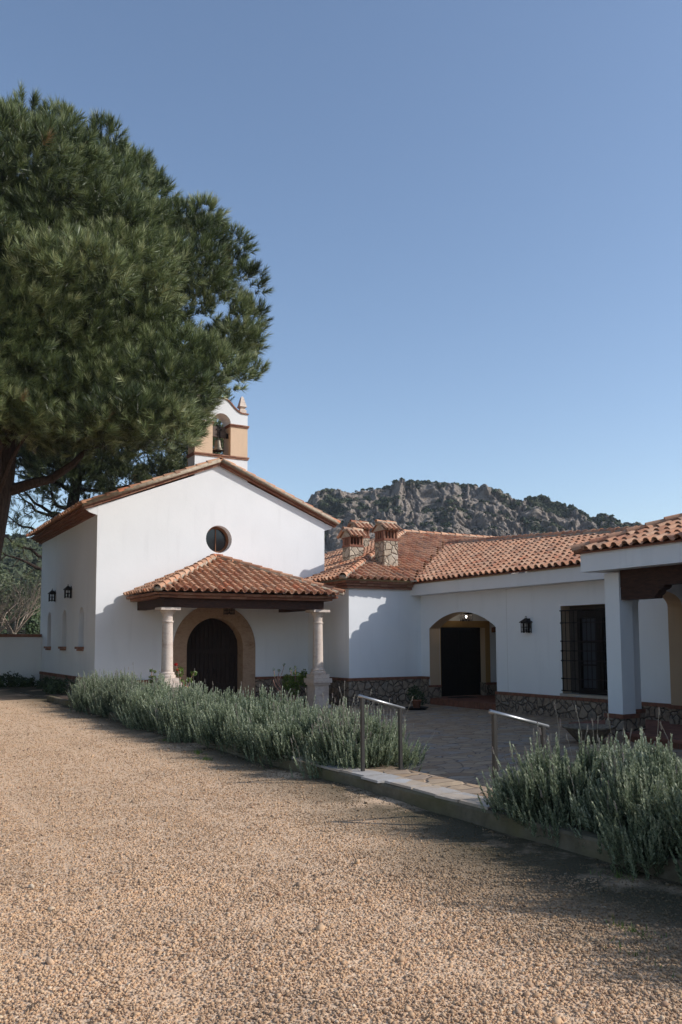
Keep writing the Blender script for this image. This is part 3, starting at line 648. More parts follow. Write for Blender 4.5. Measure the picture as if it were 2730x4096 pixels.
    w_ = MB(); w_.box(UW+.20, UW+.27, 15.0, 16.60, .2, .34); w_.box(UW+.20, UW+.27, 15.0, 16.60, 2.22, 2.40)
    for v in (15.0, 15.72, 15.84, 16.5): w_.box(UW+.195, UW+.265, v, v+.10, .34, 2.22)
    for z in (.95, 1.55): w_.box(UW+.21, UW+.26, 15.0, 16.5, z, z+.04)
    wn = w_.build('window', M['dark_door'], house); b.build('pane', [M['frame_dark'], M['glass']], wn)
    c = MB(); c.box(UW+.268, UW+.277, 15.9, 16.48, .36, 2.2); c.build('curtain', M['curtain'], wn)
    g = MB(); gu = UW-.03
    for i in range(14): v = 16.95-i*.15; g.tube([(gu, v, .27), (gu, v, 2.42)], .010 if i else .017, 6)
    for z, r_ in ((.28, .017), (.60, .012), (1.08, .012), (1.34, .012), (1.60, .012), (2.09, .012), (2.42, .017)): g.tube([(gu-.012, 16.99, z), (gu-.012, 14.95, z)], r_, 6)
    for v in (16.95-.15*k for k in (0, 3, 6, 9, 12)):
        for z in (.60, 1.08, 1.34, 1.60, 2.09): g.box(gu-.03, gu+.02, v-.02, v+.02, z-.02, z+.02)
    g.build('grille', M['iron'], wn)
    s = MB(); s.box(UW-.09, UW+.34, 14.9, 17.02, .128, .20); s.build('sill', M['slab'], wn)
    # fascia under the eaves of the wing
    b = MB(); b.box(16.3, UW+.01, 12.9, VBAY-.0, 3.155, 3.52); b.build('fascia', M['white_render'], house)
    b = MB(); b.box(UW-.004, UW+.0, 19.194, 19.202, .13, 3.15); b.build('wall_joint', M['soffit'], house)
    b = MB(); courses(b, [(UBAY, VF-.01), (UBAY, VBAY), (16.28, VBAY)], 1, 3.34, 3.585, .04, .27, 3); b.build('cornice', M['brick'], house)
house_walls()
def house_roof():
    s = .37
    u0, v0, z0 = 13.40, 23.10, 3.60
    fr = tiles('roof', house, (u0, v0, z0), (1, 0, 0), (0, 1, 0), s, [(0, 0), (2.65, 0), (8.45, 5.85), (16, 5.2), (16, 7.3), (7.3, 7.3)])
    lf = tiles('roof', house, (u0, 37.7, z0), (0, -1, 0), (1, 0, 0), s, [(11.3, 0), (14.6, 0), (7.3, 7.3), (2.0, 2.0), (2.4, 1.2), (11.3, 1.2)])
    wg = tiles('roof', house, (16.2, 23.3, 3.57), (0, -1, 0), (1, 0, 0), s, [(0, 0), (10.2, 0), (10.2, 2.05), (-6.1, 5.93)], inset=.02)
    Z = lambda d: z0+s*d+.03
    b = MB(); caps(b, (u0-.03, v0-.03, z0+.02), (u0+7.3, v0+7.3, Z(7.3)), .125, .38, .06); caps(b, (u0+7.3, v0+7.3, Z(7.3)), (29.4, v0+7.3, Z(7.3)), .125, .4, .05)
    caps(b, (u0+1.9, 37.7-1.9, Z(1.9)), (u0+7.3, v0+7.3, Z(7.3)), .12, .4, .05); b.build('hip_cap', [M['tile'], M['mortar']], fr, smooth=True, fix=False)
    b = MB(); caps(b, (16.2+2.05, 13.1, 3.57+s*2.05+.03), (16.2+5.93, 29.4, 3.57+s*5.93+.03), .13, .42, .06); b.build('ridge_cap', [M['tile'], M['mortar']], wg, smooth=True, fix=False)
    b = MB(); p = [V(16.05, 23.0, 3.60), V(21.85, 28.95, 5.74)]; d = (p[1]-p[0]); b.obox((p[0]+p[1])/2+V(0, 0, .0), d/2, d.cross(V(0, 0, 1)).normalized()*.10, (0, 0, .02)); b.build('valley', M['mortar'], fr)
    b = MB(); b.face([(18.25, 13.1, 4.32), (26, 13.1, 3.2), (28, 29.4, 4.6), (22.13, 29.4, 5.75)]); b.face([(20.7, 30.4, 6.27), (29.4, 30.4, 6.27), (29.4, 37.7, 3.6), (13.4, 37.7, 3.6)]); b.build('roof_deck', M['mortar'], house)
    # chimneys of rubble stone with slatted vents and tiled caps
    def chimney(x, y, zb, zs, wx=.56, wy=.62):
        b = MB(); b.box(x, x+wx, y, y+wy, zb, zs); c = b.build('chimney', M['chimney_stone'], house)
        b = MB(); b.box(x-.015, x+wx+.015, y-.015, y+wy+.015, zs, zs+.085)
        zt = zs+.37; b.box(x-.01, x+wx+.01, y-.01, y+wy+.01, zt-.03, zt)
        nx, ny = 5, 5
        for i in range(nx):
            t = x+.005+(wx-.05)*i/(nx-1)
            for yy in (y, y+wy-.1): b.box(t, t+.04, yy, yy+.1, zs+.085, zt-.03, 0, R.random())
        for i in range(1, ny-1):
            t = y+.005+(wy-.05)*i/(ny-1)
            for xx in (x, x+wx-.1): b.box(xx, xx+.1, t, t+.04, zs+.085, zt-.03, 0, R.random())
        b.build('vent', M['brick'], c)
        b = MB(); b.box(x+.14, x+wx-.14, y+.14, y+wy-.14, zs+.09, zt-.035); b.build('flue', M['iron'], c)
        cy = y+wy/2; hz = .27
        b = MB(); b.plate([(y-.07, zt), (y+wy+.07, zt), (cy, zt+hz)], [], (x-.03, 0, 0), (0, 1, 0), (0, 0, 1), (wx+.06, 0, 0)); k = b.build('cap_core', M['mortar'], c)
        d = wy/2+.14; sl = hz/(wy/2+.07)
        t1 = tiles('cap', c, (x-.10, cy-d, zt-.02), (1, 0, 0), (0, 1, 0), sl, [(0, 0), (wx+.2, 0), (wx+.2, d), (0, d)], w=.19, L=.42, deck=False)
        t2 = tiles('cap', c, (x+wx+.10, cy+d, zt-.02), (-1, 0, 0), (0, -1, 0), sl, [(0, 0), (wx+.2, 0), (wx+.2, d), (0, d)], w=.19, L=.42, deck=False)
        b = MB(); caps(b, (x-.12, cy, zt+hz), (x+wx+.12, cy, zt+hz), .09, .40, .04); b.build('cap_ridge', [M['tile'], M['mortar']], c, smooth=True, fix=False)
    chimney(15.89, 24.52, 3.9, 5.11); chimney(15.87, 26.83, 4.3, 5.13, .58, .55); chimney(17.85, 29.6, 5.2, 5.88, .6, .6)
house_roof()
def near_block():
    pu, pv = 14.02, 12.55; PM = [M['plinth_stone'], M['plinth_brick']]
    b = MB(); b.box(pu, pu+.385, pv, pv+.395, .07, 3.04, 0); b.build('pier', M['white_render'], house)
    aw = [(14.407, -.24), (14.81, -.24)]+[(15.53-.72*math.cos(a), 2.37+.345*math.sin(a)) for a in [pi*i/16 for i in range(17)]]+[(16.25, -.24), (16.72, -.24), (16.72, 3.3), (14.407, 3.3)]
    b = MB(); b.plate(aw, [], (0, 12.74, 0), (1, 0, 0), (0, 0, 1), (0, .40, 0), 0, None, lambda i: 1 if 1 <= i <= 18 else 0)
    b.build('porch_wall', [M['white_render'], M['buff_render']], house)
    b = MB(); b.box(pu-.05, pu+.435, pv-.05, pv+.445, -.6, -.015, 0); b.box(pu-.065, pu+.45, pv-.065, pv+.46, -.015, .067, 1); b.build('plinth', PM, house)
    for x0, x1 in ((14.49, 14.85), (16.22, 16.7)): b = MB(); b.box(x0, x1, 12.69, 13.18, -.6, .06, 0); b.box(x0-.012, x1+.012, 12.675, 13.195, .06, .14, 1); b.build('plinth', PM, house)
    b = MB(); b.box(16.73, 17.1, 5, 12.95, -.5, 3.4); b.build('wall', M['white_render'], house)
    b = MB(); b.box(13.63, 13.97, 5, 13.24, 3.085, 3.50); b.box(13.97, 18.7, 12.87, 13.24, 3.33, 3.47); b.box(13.97, 14.6, 12.5, 13.235, 3.092, 3.33); b.box(13.97, 14.38, 5, 12.498, 3.105, 3.42); b.build('fascia', M['white_render'], house)
    b = MB(); b.box(14.38, 18.7, 5, 12.73, 3.24, 3.29); b.build('porch_ceiling', M['beam_wood'], house)
    b = MB(); b.box(14.06, 14.31, 5.2, pv-.002, 2.72, 3.10)
    prof = [(pv-.001, 2.46), (11.68, 2.46), (11.67, 2.52), (11.64, 2.53), (11.60, 2.56), (11.57, 2.62), (11.50, 2.64), (11.45, 2.67), (11.43, 2.716), (pv-.001, 2.716)]
    b.plate(prof, [], (14.07, 0, 0), (0, 1, 0), (0, 0, 1), (.23, 0, 0)); b.build('porch_beam', M['beam_wood'], house)
    s = .395
    rf = tiles('roof', house, (13.55, 13.31, 3.505), (0, -1, 0), (1, 0, 0), s, [(0, 0), (8.3, 0), (8.3, 8.3)], w=.258, inset=.02)
    b = MB(); caps(b, (13.53, 13.33, 3.51), (21.1, 5.76, 3.505+s*7.57+.02), .12, .40, .055); b.build('hip_cap', [M['tile'], M['tile']], rf, smooth=True, fix=False)
    b = MB(); b.face([(13.57, 13.30, 3.48), (20.7, 6.17, 6.27), (24, 9.6, 6.2), (24, 13.3, 3.47)]); b.build('roof_deck', M['tile'], house)
    # the rest of the house, out of the frame to the right, that shades the court
    b = MB(); b.box(10.1, 14.6, -3, 6.9, -.6, 3.45); b.box(14.62, 26, -6, 7.9, -.6, 6.5); b.box(18.9, 19.4, 7.92, 13.2, -.6, 3.2); b.build('wall', M['white_render'], house)
    b = MB()
    for (x0, x1, y0, y1, z, h) in ((9.8, 14.6, -3.4, 7.1, 3.45, 1.0), (14.25, 26.4, -6.4, 8.25, 6.5, 1.9)):
        m_ = min((x1-x0), (y1-y0))/2; e = [(x0, y0, z), (x1, y0, z), (x1, y1, z), (x0, y1, z)]
        r_ = [(x0+m_, y0+m_, z+h), (x1-m_, y0+m_, z+h), (x1-m_, y1-m_, z+h), (x0+m_, y1-m_, z+h)]
        for i in range(4): j = (i+1) % 4; b.face([e[i], e[j], r_[j], r_[i]])
        b.face(r_); b.face(e[::-1]); b.box(x0, x1, y0, y1, z-.12, z-.003)
    b.build('roof', M['tile'], house)
    b = MB(); t = [(13.9, 12.45), (13.62, 10.8), (13.1, 8.0), (16.7, 8.0), (16.7, 12.45)]
    b.plate(t, [], (0, 0, -.28), (1, 0, 0), (0, 1, 0), (0, 0, -.06)); t2 = [(x+.035 if x < 14.5 else x, y-.03) for x, y in t]; b.plate(t2, [], (0, 0, -.34), (1, 0, 0), (0, 1, 0), (0, 0, -.2), 1); b.plate([(14.5, 12.452), (16.64, 12.452), (16.64, 14.6), (14.5, 14.6)], [], (0, 0, -.284), (1, 0, 0), (0, 1, 0), (0, 0, -.2))
    tag(b.build('terrace', [M['terrace_tile'], M['plinth_brick']]), kind='structure')
near_block()
# ------------------------------------------------------------------ lanterns, handrails, pots, walls
def lantern_parts(t, x, y, z, facing, hang=0., lit=False):
    """iron cage lantern; back face on the wall at x, cage bottom at z; facing is the outward unit x"""
    f = facing; w_, d_, h_ = (.10, .19, .27) if not hang else (.15, .24, .23); cx = x+f*(.02+d_/2) if not hang else x
    b = MB(); X = (cx-d_/2, cx, cx+d_/2); Y = (y-w_, y-w_/3, y+w_/3, y+w_)
    for px in X:
        for py in Y:
            if px == X[1] and py in Y[1:3]: continue
            b.box(px-.009, px+.009, py-.009, py+.009, z-.02, z+h_)
    for zz in (z+.01, z+h_*.5, z+h_-.02):
        for py in (Y[0], Y[3]): b.box(X[0]-.01, X[2]+.01, py-.008, py+.008, zz, zz+.018)
        for px in (X[0], X[2]): b.box(px-.008, px+.008, Y[0]-.01, Y[3]+.01, zz+.001, zz+.017)
    if not hang: b.box(x, x+f*.02, y-.05, y+.05, z+.1, z+h_+.12)
    b.build('cage', M['iron'], t)
    b = MB(); zt = z+h_; b.grid([[(X[0]-.04, Y[0]-.05, zt), (X[2]+.04, Y[0]-.05, zt), (X[2]+.04, Y[3]+.05, zt), (X[0]-.04, Y[3]+.05, zt)], [(X[0]-.04, Y[0]-.05, zt+.012), (X[2]+.04, Y[0]-.05, zt+.012), (X[2]+.04, Y[3]+.05, zt+.012), (X[0]-.04, Y[3]+.05, zt+.012)], [(cx-.02, y-.02, zt+.13), (cx+.02, y-.02, zt+.13), (cx+.02, y+.02, zt+.13), (cx-.02, y+.02, zt+.13)]], close=True); b.build('lantern_roof', M['iron'], t)
    b = MB(); r = .032; b.tube([(cx, y+r*math.cos(a), zt+.15+r*math.sin(a)) for a in [2*pi*i/12 for i in range(13)]], .008, 5)
    if hang: b.tube([(cx, y, zt+.17), (cx, y, hang)], .008, 5)
    b.build('ring', M['iron'], t)
    b = MB(); b.lathe([(.0, .09), (.015, .09), (.024, .12), (.026, .14), (.018, .165), (.0, .172)], (cx, y, z), 12); b.lathe([(.03, .02), (.03, .08), (.022, .09)], (cx, y, z), 10, 1); b.build('lamp', [M['bulb'] if lit else M['curtain'], M['iron']], t, smooth=True)
G = 'iron cage lanterns on the buildings'
for loc, lab, f, hg, lit in (((UL, 32.45, 3.17), 'black iron cage lantern on the chapel side wall, farther from the front corner', -1, 0, 0), ((UL, 29.8, 3.17), 'black iron cage lantern on the chapel side wall, closer to the front corner', -1, 0, 0),
        ((UW, 18.25, 1.86), 'rusty iron cage lantern on the white house wall between the arch and the barred window', -1, 0, 0), ((10.5, 25.4, 2.52), 'iron cage lantern hanging under the chapel porch in front of the stone arch', -1, 2.93, 0), ((17.41, 22., 2.28), 'lit iron cage lantern hanging inside the arched house entrance', -1, 2.95, 1)):
    t = thing('wall_lantern' if not hg else 'hanging_lantern', loc, lab, 'lantern', G); lantern_parts(t, *loc, f, hg, lit)
pl = bpy.data.lights.new('entrance_lamp', 'POINT'); po = bpy.data.objects.new('entrance_lamp', pl); COL.objects.link(po); po.location = (17.41, 22., 2.44); pl.energy = 9; pl.color = (1, .86, .66); pl.shadow_soft_size = .03
def rail(u0, z0, u1, z1, y, lab):
    t = thing('handrail', (u0, y, .13), lab, 'handrail', 'steel handrails beside the walk')
    b = MB(); b.tube([(u0, y, z0), (u1, y, z1)], .019, 12); b.build('rail', M['steel'], t, smooth=True, fix='weld')
    for x in (u0+.05, u1-.06):
        zt = z0+(z1-z0)*(x-u0)/(u1-u0)-.012; b = MB(); b.box(x-.018, x+.018, y-.018, y+.018, -.1, zt); b.build('post', M['post_steel'], t)
        p = MB(); p.box(x-.05, x+.05, y-.05, y+.05, .12, .148); p.build('base_plate', M['post_steel'], t)
rail(4.98, 1.0, 5.60, .825, 8.25, 'short steel handrail sloping down beside the long lavender row'); rail(4.88, .99, 5.56, .82, 5.86, 'short steel handrail sloping down behind the short lavender row')
b = MB(); b.lathe([(.0, .02), (.20, .0), (.26, .05), (.36, .15), (.44, .25), (.47, .285), (.515, .29), (.525, .33), (.50, .335), (.45, .31), (.40, .25), (.2, .2), (0, .2)], (13.06, 12.6, -.45), 36)
bowl = thing('stone_bowl', (13.06, 12.6, -.45), 'wide shallow stone bowl planter on the patio at the foot of the white pier', 'planter'); b.build('bowl', M['bowl_stone'], bowl, smooth=True)
b = MB(); b.lathe([(0, .245), (.42, .24)], (13.06, 12.6, -.45), 24); b.build('soil', M['soil'], bowl)
def leafcloud(name, parent, blobs, n, size, mat, up=.2, flat=False, shell=.55):
    """leaf-size faces through the volume of several blobs (x,y,z,rx,ry,rz)"""
    B = np.array(blobs, float); vol = (B[:, 3]*B[:, 4]*B[:, 5])**.8; idx = NR.choice(len(B), n, p=vol/vol.sum()); q = B[idx]
    d = NR.normal(size=(n, 3)); d /= np.linalg.norm(d, axis=1)[:, None]; r = NR.uniform(shell, 1.0, n)**.7
    c = q[:, :3]+d*q[:, 3:]*r[:, None]
    nrm = d+NR.normal(0, .6, (n, 3)); nrm[:, 2] += up; nrm /= np.linalg.norm(nrm, axis=1)[:, None]
    t = np.cross(nrm, NR.normal(size=(n, 3))); t /= np.linalg.norm(t, axis=1)[:, None]; b_ = np.cross(nrm, t)
    s = size*NR.uniform(.6, 1.3, n)[:, None]; a = .55
    v = np.stack([c-t*s, c-b_*s*a+nrm*s*.12, c+t*s, c+b_*s*a+nrm*s*.12], 1)
    f = np.arange(n*4).reshape(n, 4)
    return npmesh(name, v, f, np.clip(NR.normal(.5, .25, n), 0, 1), mat, parent)
# potted plant by the bay
p = thing('potted_plant', (14.98, 21.4, -.45), 'terracotta pot with a dark leafy plant on the patio by the arch', 'potted plant')
b = MB(); b.lathe([(.10, 0), (.135, .21), (.15, .215), (.15, .25), (.125, .25), (.12, .2)], (14.98, 21.4, -.40), 20); b.build('pot', M['terracotta'], p, smooth=True)
b = MB(); b.lathe([(.25, 0), (.36, .06), (.36, .075), (.28, .04)], (15.0, 21.42, -.45), 24); b.build('saucer', M['iron'], p, smooth=True)
leafcloud('foliage', p, [(14.85, 21.4, .02, .22, .22, .2), (15.1, 21.5, -.05, .22, .2, .24), (14.95, 21.5, .15, .16, .16, .14), (15.2, 21.4, -.2, .14, .14, .12)], 700, .035, M['dark_leaf'])
b = MB(); b.obox((17.7, 22.62, -.240), (.42, 0, 0), (0, .27, 0), (0, 0, .009)); tag(b.build('doormat', M['mat_fibre']), 'dark doormat in front of the black house door', 'doormat')
# porch shrub and geraniums
g = thing('leafy_shrub', (12.3, 24.5, -.45), 'bright green leafy shrub with bare pinkish stems beside the right porch column', 'shrub')
leafcloud('foliage', g, [(12.15, 24.5, .35, .2, .2, .27), (12.45, 24.5, .42, .22, .2, .28), (12.72, 24.5, .42, .2, .18, .26), (12.4, 24.5, .1, .2, .2, .2), (12.42, 24.5, .78, .05, .05, .08), (12.25, 24.5, .72, .05, .05, .1), (12.75, 24.5, .62, .1, .1, .14), (12.03, 24.5, .90, .05, .05, .05), (11.66, 24.5, .76, .05, .05, .04), (11.85, 24.5, .7, .05, .05, .04), (11.68, 24.5, .55, .03, .03, .03)], 1500, .034, M['geranium_leaf'], .5)
b = MB()
for pts in ([(11.95, 24.5, -.4), (11.92, 24.5, .15), (11.83, 24.5, .38), (11.96, 24.5, .66), (12.03, 24.5, .88)], [(11.92, 24.5, .15), (11.78, 24.5, .3), (11.70, 24.5, .48), (11.66, 24.5, .74)], [(11.83, 24.5, .38), (11.80, 24.5, .5), (11.85, 24.5, .68)], [(11.9, 24.5, .0), (11.72, 24.5, .22), (11.63, 24.5, .42)], [(12.3, 24.5, -.4), (12.3, 24.5, .4), (12.25, 24.5, .7)], [(12.4, 24.5, -.4), (12.42, 24.5, .4), (12.42, 24.5, .75)]): b.tube(pts, [.018, .014, .011, .009, .006][:len(pts)], 6)
b.build('stem', M['pink_stem'], g)
g = thing('geranium', (8.6, 24.2, -.45), 'red flowering geranium between the left porch column and the chapel door', 'geranium', 'porch geraniums')
leafcloud('foliage', g, [(8.45, 24.2, .75, .12, .12, .16), (8.88, 24.2, .7, .11, .1, .08), (8.75, 24.2, .5, .1, .1, .08), (8.5, 24.2, .4, .12, .12, .14), (8.62, 24.2, .2, .2, .15, .15)], 420, .04, M['geranium_leaf'], .6)
b = MB()
for pts in ([(8.6, 24.2, -.4), (8.55, 24.2, .3), (8.42, 24.2, .7), (8.33, 24.2, .95)], [(8.6, 24.2, .1), (8.75, 24.2, .45), (8.88, 24.2, .7)]): b.tube(pts, .012, 6)
b.build('stem', M['pink_stem'], g)
leafcloud('blossoms', g, [(8.33, 24.2, .97, .055, .055, .045), (8.36, 24.15, .82, .03, .03, .03), (8.62, 24.1, .34, .05, .05, .04)], 120, .022, M['petal'])
g = thing('geranium', (7.68, 24.3, -.45), 'small pale green geranium left of the left porch column, without flowers', 'geranium', 'porch geraniums')
leafcloud('foliage', g, [(7.62, 24.3, .80, .06, .06, .04), (7.72, 24.3, .78, .05, .05, .04), (7.66, 24.3, .55, .13, .1, .12)], 200, .035, M['geranium_leaf'], .6)
b = MB(); b.tube([(7.68, 24.3, -.4), (7.67, 24.3, .4), (7.62, 24.3, .78)], .012, 6); b.build('stem', M['pink_stem'], g)
# garden wall on the left
gw = thing('garden_wall', (4, 35, 0), 'long white garden wall with a dark tile coping meeting the back of the chapel', 'wall')
b = MB(); b.box(-45, UL-.002, 34.8, 35.1, -.6, 1.86); b.build('wall', M['white_render'], gw)
b = MB()
x = -45
while x < UL-.2: b.obox((x+.13, 34.95, 1.92), (.127, 0, 0), (0, .24, 0), (0, 0, .055), 0, R.random()*.4); x += .26
b.build('coping', M['brick'], gw)
for i, (x, y, h, lab) in enumerate(((5.2, 34.0, .5, 'low dark shrub at the foot of the garden wall, leftmost in view'), (5.75, 33.8, .35, 'low dark shrub in front of the garden wall, between its leftmost neighbour and the chapel'), (6.05, 31.2, .38, 'low dark shrub against the chapel side plinth, toward the back corner'), (5.9, 28.6, .45, 'low dark shrub against the chapel side plinth, near the lavender'))):
    t = thing('low_shrub', (x, y, 0), lab, 'shrub', 'dark shrubs along the shaded walls')
    leafcloud('foliage', t, [(x+R.uniform(-.3, .3), y+R.uniform(-.4, .4), h*.4, .32, .4, h*.6) for k in range(4)]+[(x+R.uniform(-.3, .3), y+R.uniform(-.4, .4), h*.8, .06, .06, h*.45) for k in range(6)], 800, .05, M['dark_leaf'])
    b = MB(); b.tube([(x, y, -.05), (x, y, h*.5)], .02, 5); b.build('stem', M['twig'], t)

# ------------------------------------------------------------------ lavender
def lav_mesh(seed, nspr, stalks, hgt=.72, rx=.72, ry=.70, leafn=20, lean=(0, 0)):
    g = np.random.default_rng(seed); LV = []; LF = []; LR = []; nb = 0
    lump = g.uniform(0, 6.28, 4)
    # sprigs start on an inner shell and grow outward and up
    nc = 70; ct = g.uniform(0, 2*pi, nc); cp = np.arccos(g.uniform(-.15, 1, nc)); ci = g.integers(0, nc, nspr)
    th = ct[ci]+g.normal(0, .13, nspr)/np.maximum(.35, np.sin(cp[ci])); ph = np.abs(cp[ci]+g.normal(0, .11, nspr)); ch_ = g.normal(0, .09, nc)[ci]; rr = g.uniform(.25, .84, nspr)**.75
    lumpf = 1+.13*np.sin(3*th+lump[0])+.10*np.sin(5*th+lump[1]+2*ph)+ch_+g.normal(0, .05, nspr)
    d = np.stack([np.sin(ph)*np.cos(th), np.sin(ph)*np.sin(th), np.cos(ph)], 1)
    base = d*rr[:, None]*lumpf[:, None]*np.array([rx, ry, hgt*.75]); base[:, 2] += .02
    ax = d*np.array([.42, .42, .2])+np.array([0, 0, .95])+g.normal(0, .13, (nspr, 3)); ax /= np.linalg.norm(ax, axis=1)[:, None]
    ln = g.uniform(.13, .27, nspr)
    bend = d*np.array([.25, .25, 0])
    side = np.cross(ax, g.normal(size=(nspr, 3))); side /= np.linalg.norm(side, axis=1)[:, None]; sd2 = np.cross(ax, side)
    V_, R_ = [], []
    for k in range(leafn):
        t = (k+.6)/leafn
        p = base+ax*(ln*t)[:, None]+bend*((1-t)**2*.08)
        a = k*2.4+g.uniform(0, 6.28, nspr); out = side*np.cos(a)[:, None]+sd2*np.sin(a)[:, None]
        op = (.95-.55*t)[..., None] if hasattr(t, 'shape') else .95-.55*t
        for s_ in (1, -1):
            dl = out*s_*op*.8+ax*(.8+.6*t)+g.normal(0, .13, (nspr, 3)); dl /= np.linalg.norm(dl, axis=1)[:, None]
            L_ = (g.uniform(.026, .044, nspr)*(1.1-.4*t))[:, None]; wv = np.cross(dl, out); wv /= np.linalg.norm(wv, axis=1)[:, None]+1e-9; wd = .0058
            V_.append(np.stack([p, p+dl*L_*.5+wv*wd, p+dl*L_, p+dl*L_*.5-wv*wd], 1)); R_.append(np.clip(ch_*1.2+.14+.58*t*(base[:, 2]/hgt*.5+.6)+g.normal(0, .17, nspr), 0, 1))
    V_ = np.concatenate(V_).reshape(-1, 3); n = len(V_)//4
    # stems
    sw = .0022; st = np.stack([base-side*sw, base+side*sw, base+ax*ln[:, None]+side*sw*.5, base+ax*ln[:, None]-side*sw*.5], 1).reshape(-1, 3)
    # woody stems from the crown centre
    root = base*np.array([.15, .15, 0]); wd = np.stack([root-side*.004, root+side*.004, base+side*.003, base-side*.003], 1).reshape(-1, 3)
    V_ = np.concatenate([V_, st, wd]); R_ = np.concatenate(R_+[np.full(nspr, .25), np.full(nspr, .05)]); V_[:, 0] += lean[0]*np.maximum(V_[:, 2], 0); V_[:, 1] += lean[1]*np.maximum(V_[:, 2], 0)
    F_ = np.arange(len(V_)).reshape(-1, 4)
    # dried flower stalks
    m = stalks; i = g.choice(nspr, m, replace=True); i = i[np.argsort(-base[i, 2])]; b0 = base[i]+ax[i]*.1; da = ax[i]*.8+np.array([0, 0, .75])+g.normal(0, .13, (m, 3)); da /= np.linalg.norm(da, axis=1)[:, None]; l2 = g.uniform(.22, .46, m)[:, None]
    SV, SR = [], []
    sd = side[i]; s2 = np.cross(da, sd)
    cur = np.stack([b0, b0+da*l2*.5+g.normal(0, .012, (m, 3)), b0+da*l2+g.normal(0, .02, (m, 3))], 1)
    for (a, b_, w0, w1) in ((0, 1, .0026, .0022), (1, 2, .0022, .0018)):
        for ss in (sd, s2): SV.append(np.stack([cur[:, a]-ss*w0, cur[:, a]+ss*w0, cur[:, b_]+ss*w1, cur[:, b_]-ss*w1], 1)); SR.append(g.uniform(.1, .7, m))
    for k in range(5):
        c = cur[:, 2]-da*(.012*k)[..., None] if hasattr(k, 'shape') else cur[:, 2]-da*(.012*k); 
        for ss in (sd, s2): SV.append(np.stack([c-ss*.007, c-da*.008, c+ss*.007, c+da*.012], 1)); SR.append(g.uniform(.5, 1, m))
    return V_, F_, R_, np.concatenate(SV).reshape(-1, 3), np.concatenate(SR)
LAVP = []
def lav_proto(i, loc, **kw):
    v, f, r, sv, sr = lav_mesh(100+i, **kw); t = empty('lavender_bush', loc); o = np.array(loc)
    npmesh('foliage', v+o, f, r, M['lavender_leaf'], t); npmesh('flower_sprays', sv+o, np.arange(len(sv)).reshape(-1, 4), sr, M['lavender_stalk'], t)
    return t
lav_lab = ['lavender bush full of tall dried stalks around the handrail nearest the chapel', 'lavender bush with arching bare stalks, second from that handrail toward the chapel', 'rounded lavender bush, third from the walk toward the chapel, with few stalks',
    'lavender bush in front of the pedestal of the porch column beside the shrub', 'lavender bush in front of the bright green leafy shrub', 'lavender bush in front of the stone plinth between chapel door and leafy shrub', 'lavender bush below the door jamb next to the leafy shrub',
    'lavender bush in front of the dark arched chapel door', 'lavender bush below the red geranium', 'lavender bush in front of the porch column beside the geraniums',
    'lavender bush just beyond the geranium column, fourth from the far chapel end', 'lavender bush third from the far end of the row at the chapel corner', 'lavender bush second from the far end of the row at the chapel corner', 'lavender bush at the far end of the row, by the white chapel corner']
GL = 'lavender bushes of the long row'; GRr = 'lavender bushes of the short row'
protos = [lav_proto(0, (5.46, 8.98, .07), nspr=1900, stalks=130, hgt=.68, rx=.78, ry=.68), lav_proto(1, (5.42, 9.9, .06), nspr=2200, stalks=34, hgt=.74, rx=.86, ry=.74), lav_proto(2, (5.38, 11.05, .06), nspr=2200, stalks=14, hgt=.80, rx=.92, ry=.78), lav_proto(3, (5.38, 12.25, .06), nspr=2200, stalks=10, hgt=.84, rx=.95, ry=.80)]
for i, t in enumerate(protos): tag(t, lav_lab[i], 'lavender', GL)
y = 13.45
for i in range(4, 14):
    s = R.uniform(.95, 1.08) if i < 12 else (.92, .84)[i-12]; t = dup(protos[[1, 2, 3, 2, 3][i % 5]], (5.40+R.uniform(-.06, .06)+max(0, i-10)*.07, y, .04), R.uniform(0, 6.28), (s, s, s*(.98+.017*(i-4)))); tag(t, lav_lab[i], 'lavender', GL); y += 1.02
rp = lav_proto(4, (5.42, 5.35, .06), nspr=2300, stalks=110, hgt=.74, rx=.72, ry=.70, leafn=21); tag(rp, 'stalky lavender bush at the walk end of the short row below the house', 'lavender', GRr)
rq = lav_proto(5, (5.42, 4.4, .06), nspr=2500, stalks=16, hgt=.74, rx=.76, ry=.72, leafn=21); tag(rq, 'lavender bush second from the walk in the short row, below the stone bowl', 'lavender', GRr)
for i, (yy, p_, lab) in enumerate(((3.5, rq, 'lavender bush third from the walk in the short row, near the frame edge'), (2.65, rp, 'tall lavender bush fourth from the walk in the short row'), (1.75, rq, 'tall lavender bush fifth from the walk in the short row'), (.8, rp, 'tall lavender bush last in the short row, closest to the gravel front'))):
    t = dup(p_, (5.36, yy, .06), 1.3+i*2.1, (1.15, 1.1, (1.06, 1.85, 2.0, 1.9)[i])); tag(t, lab, 'lavender', GRr)
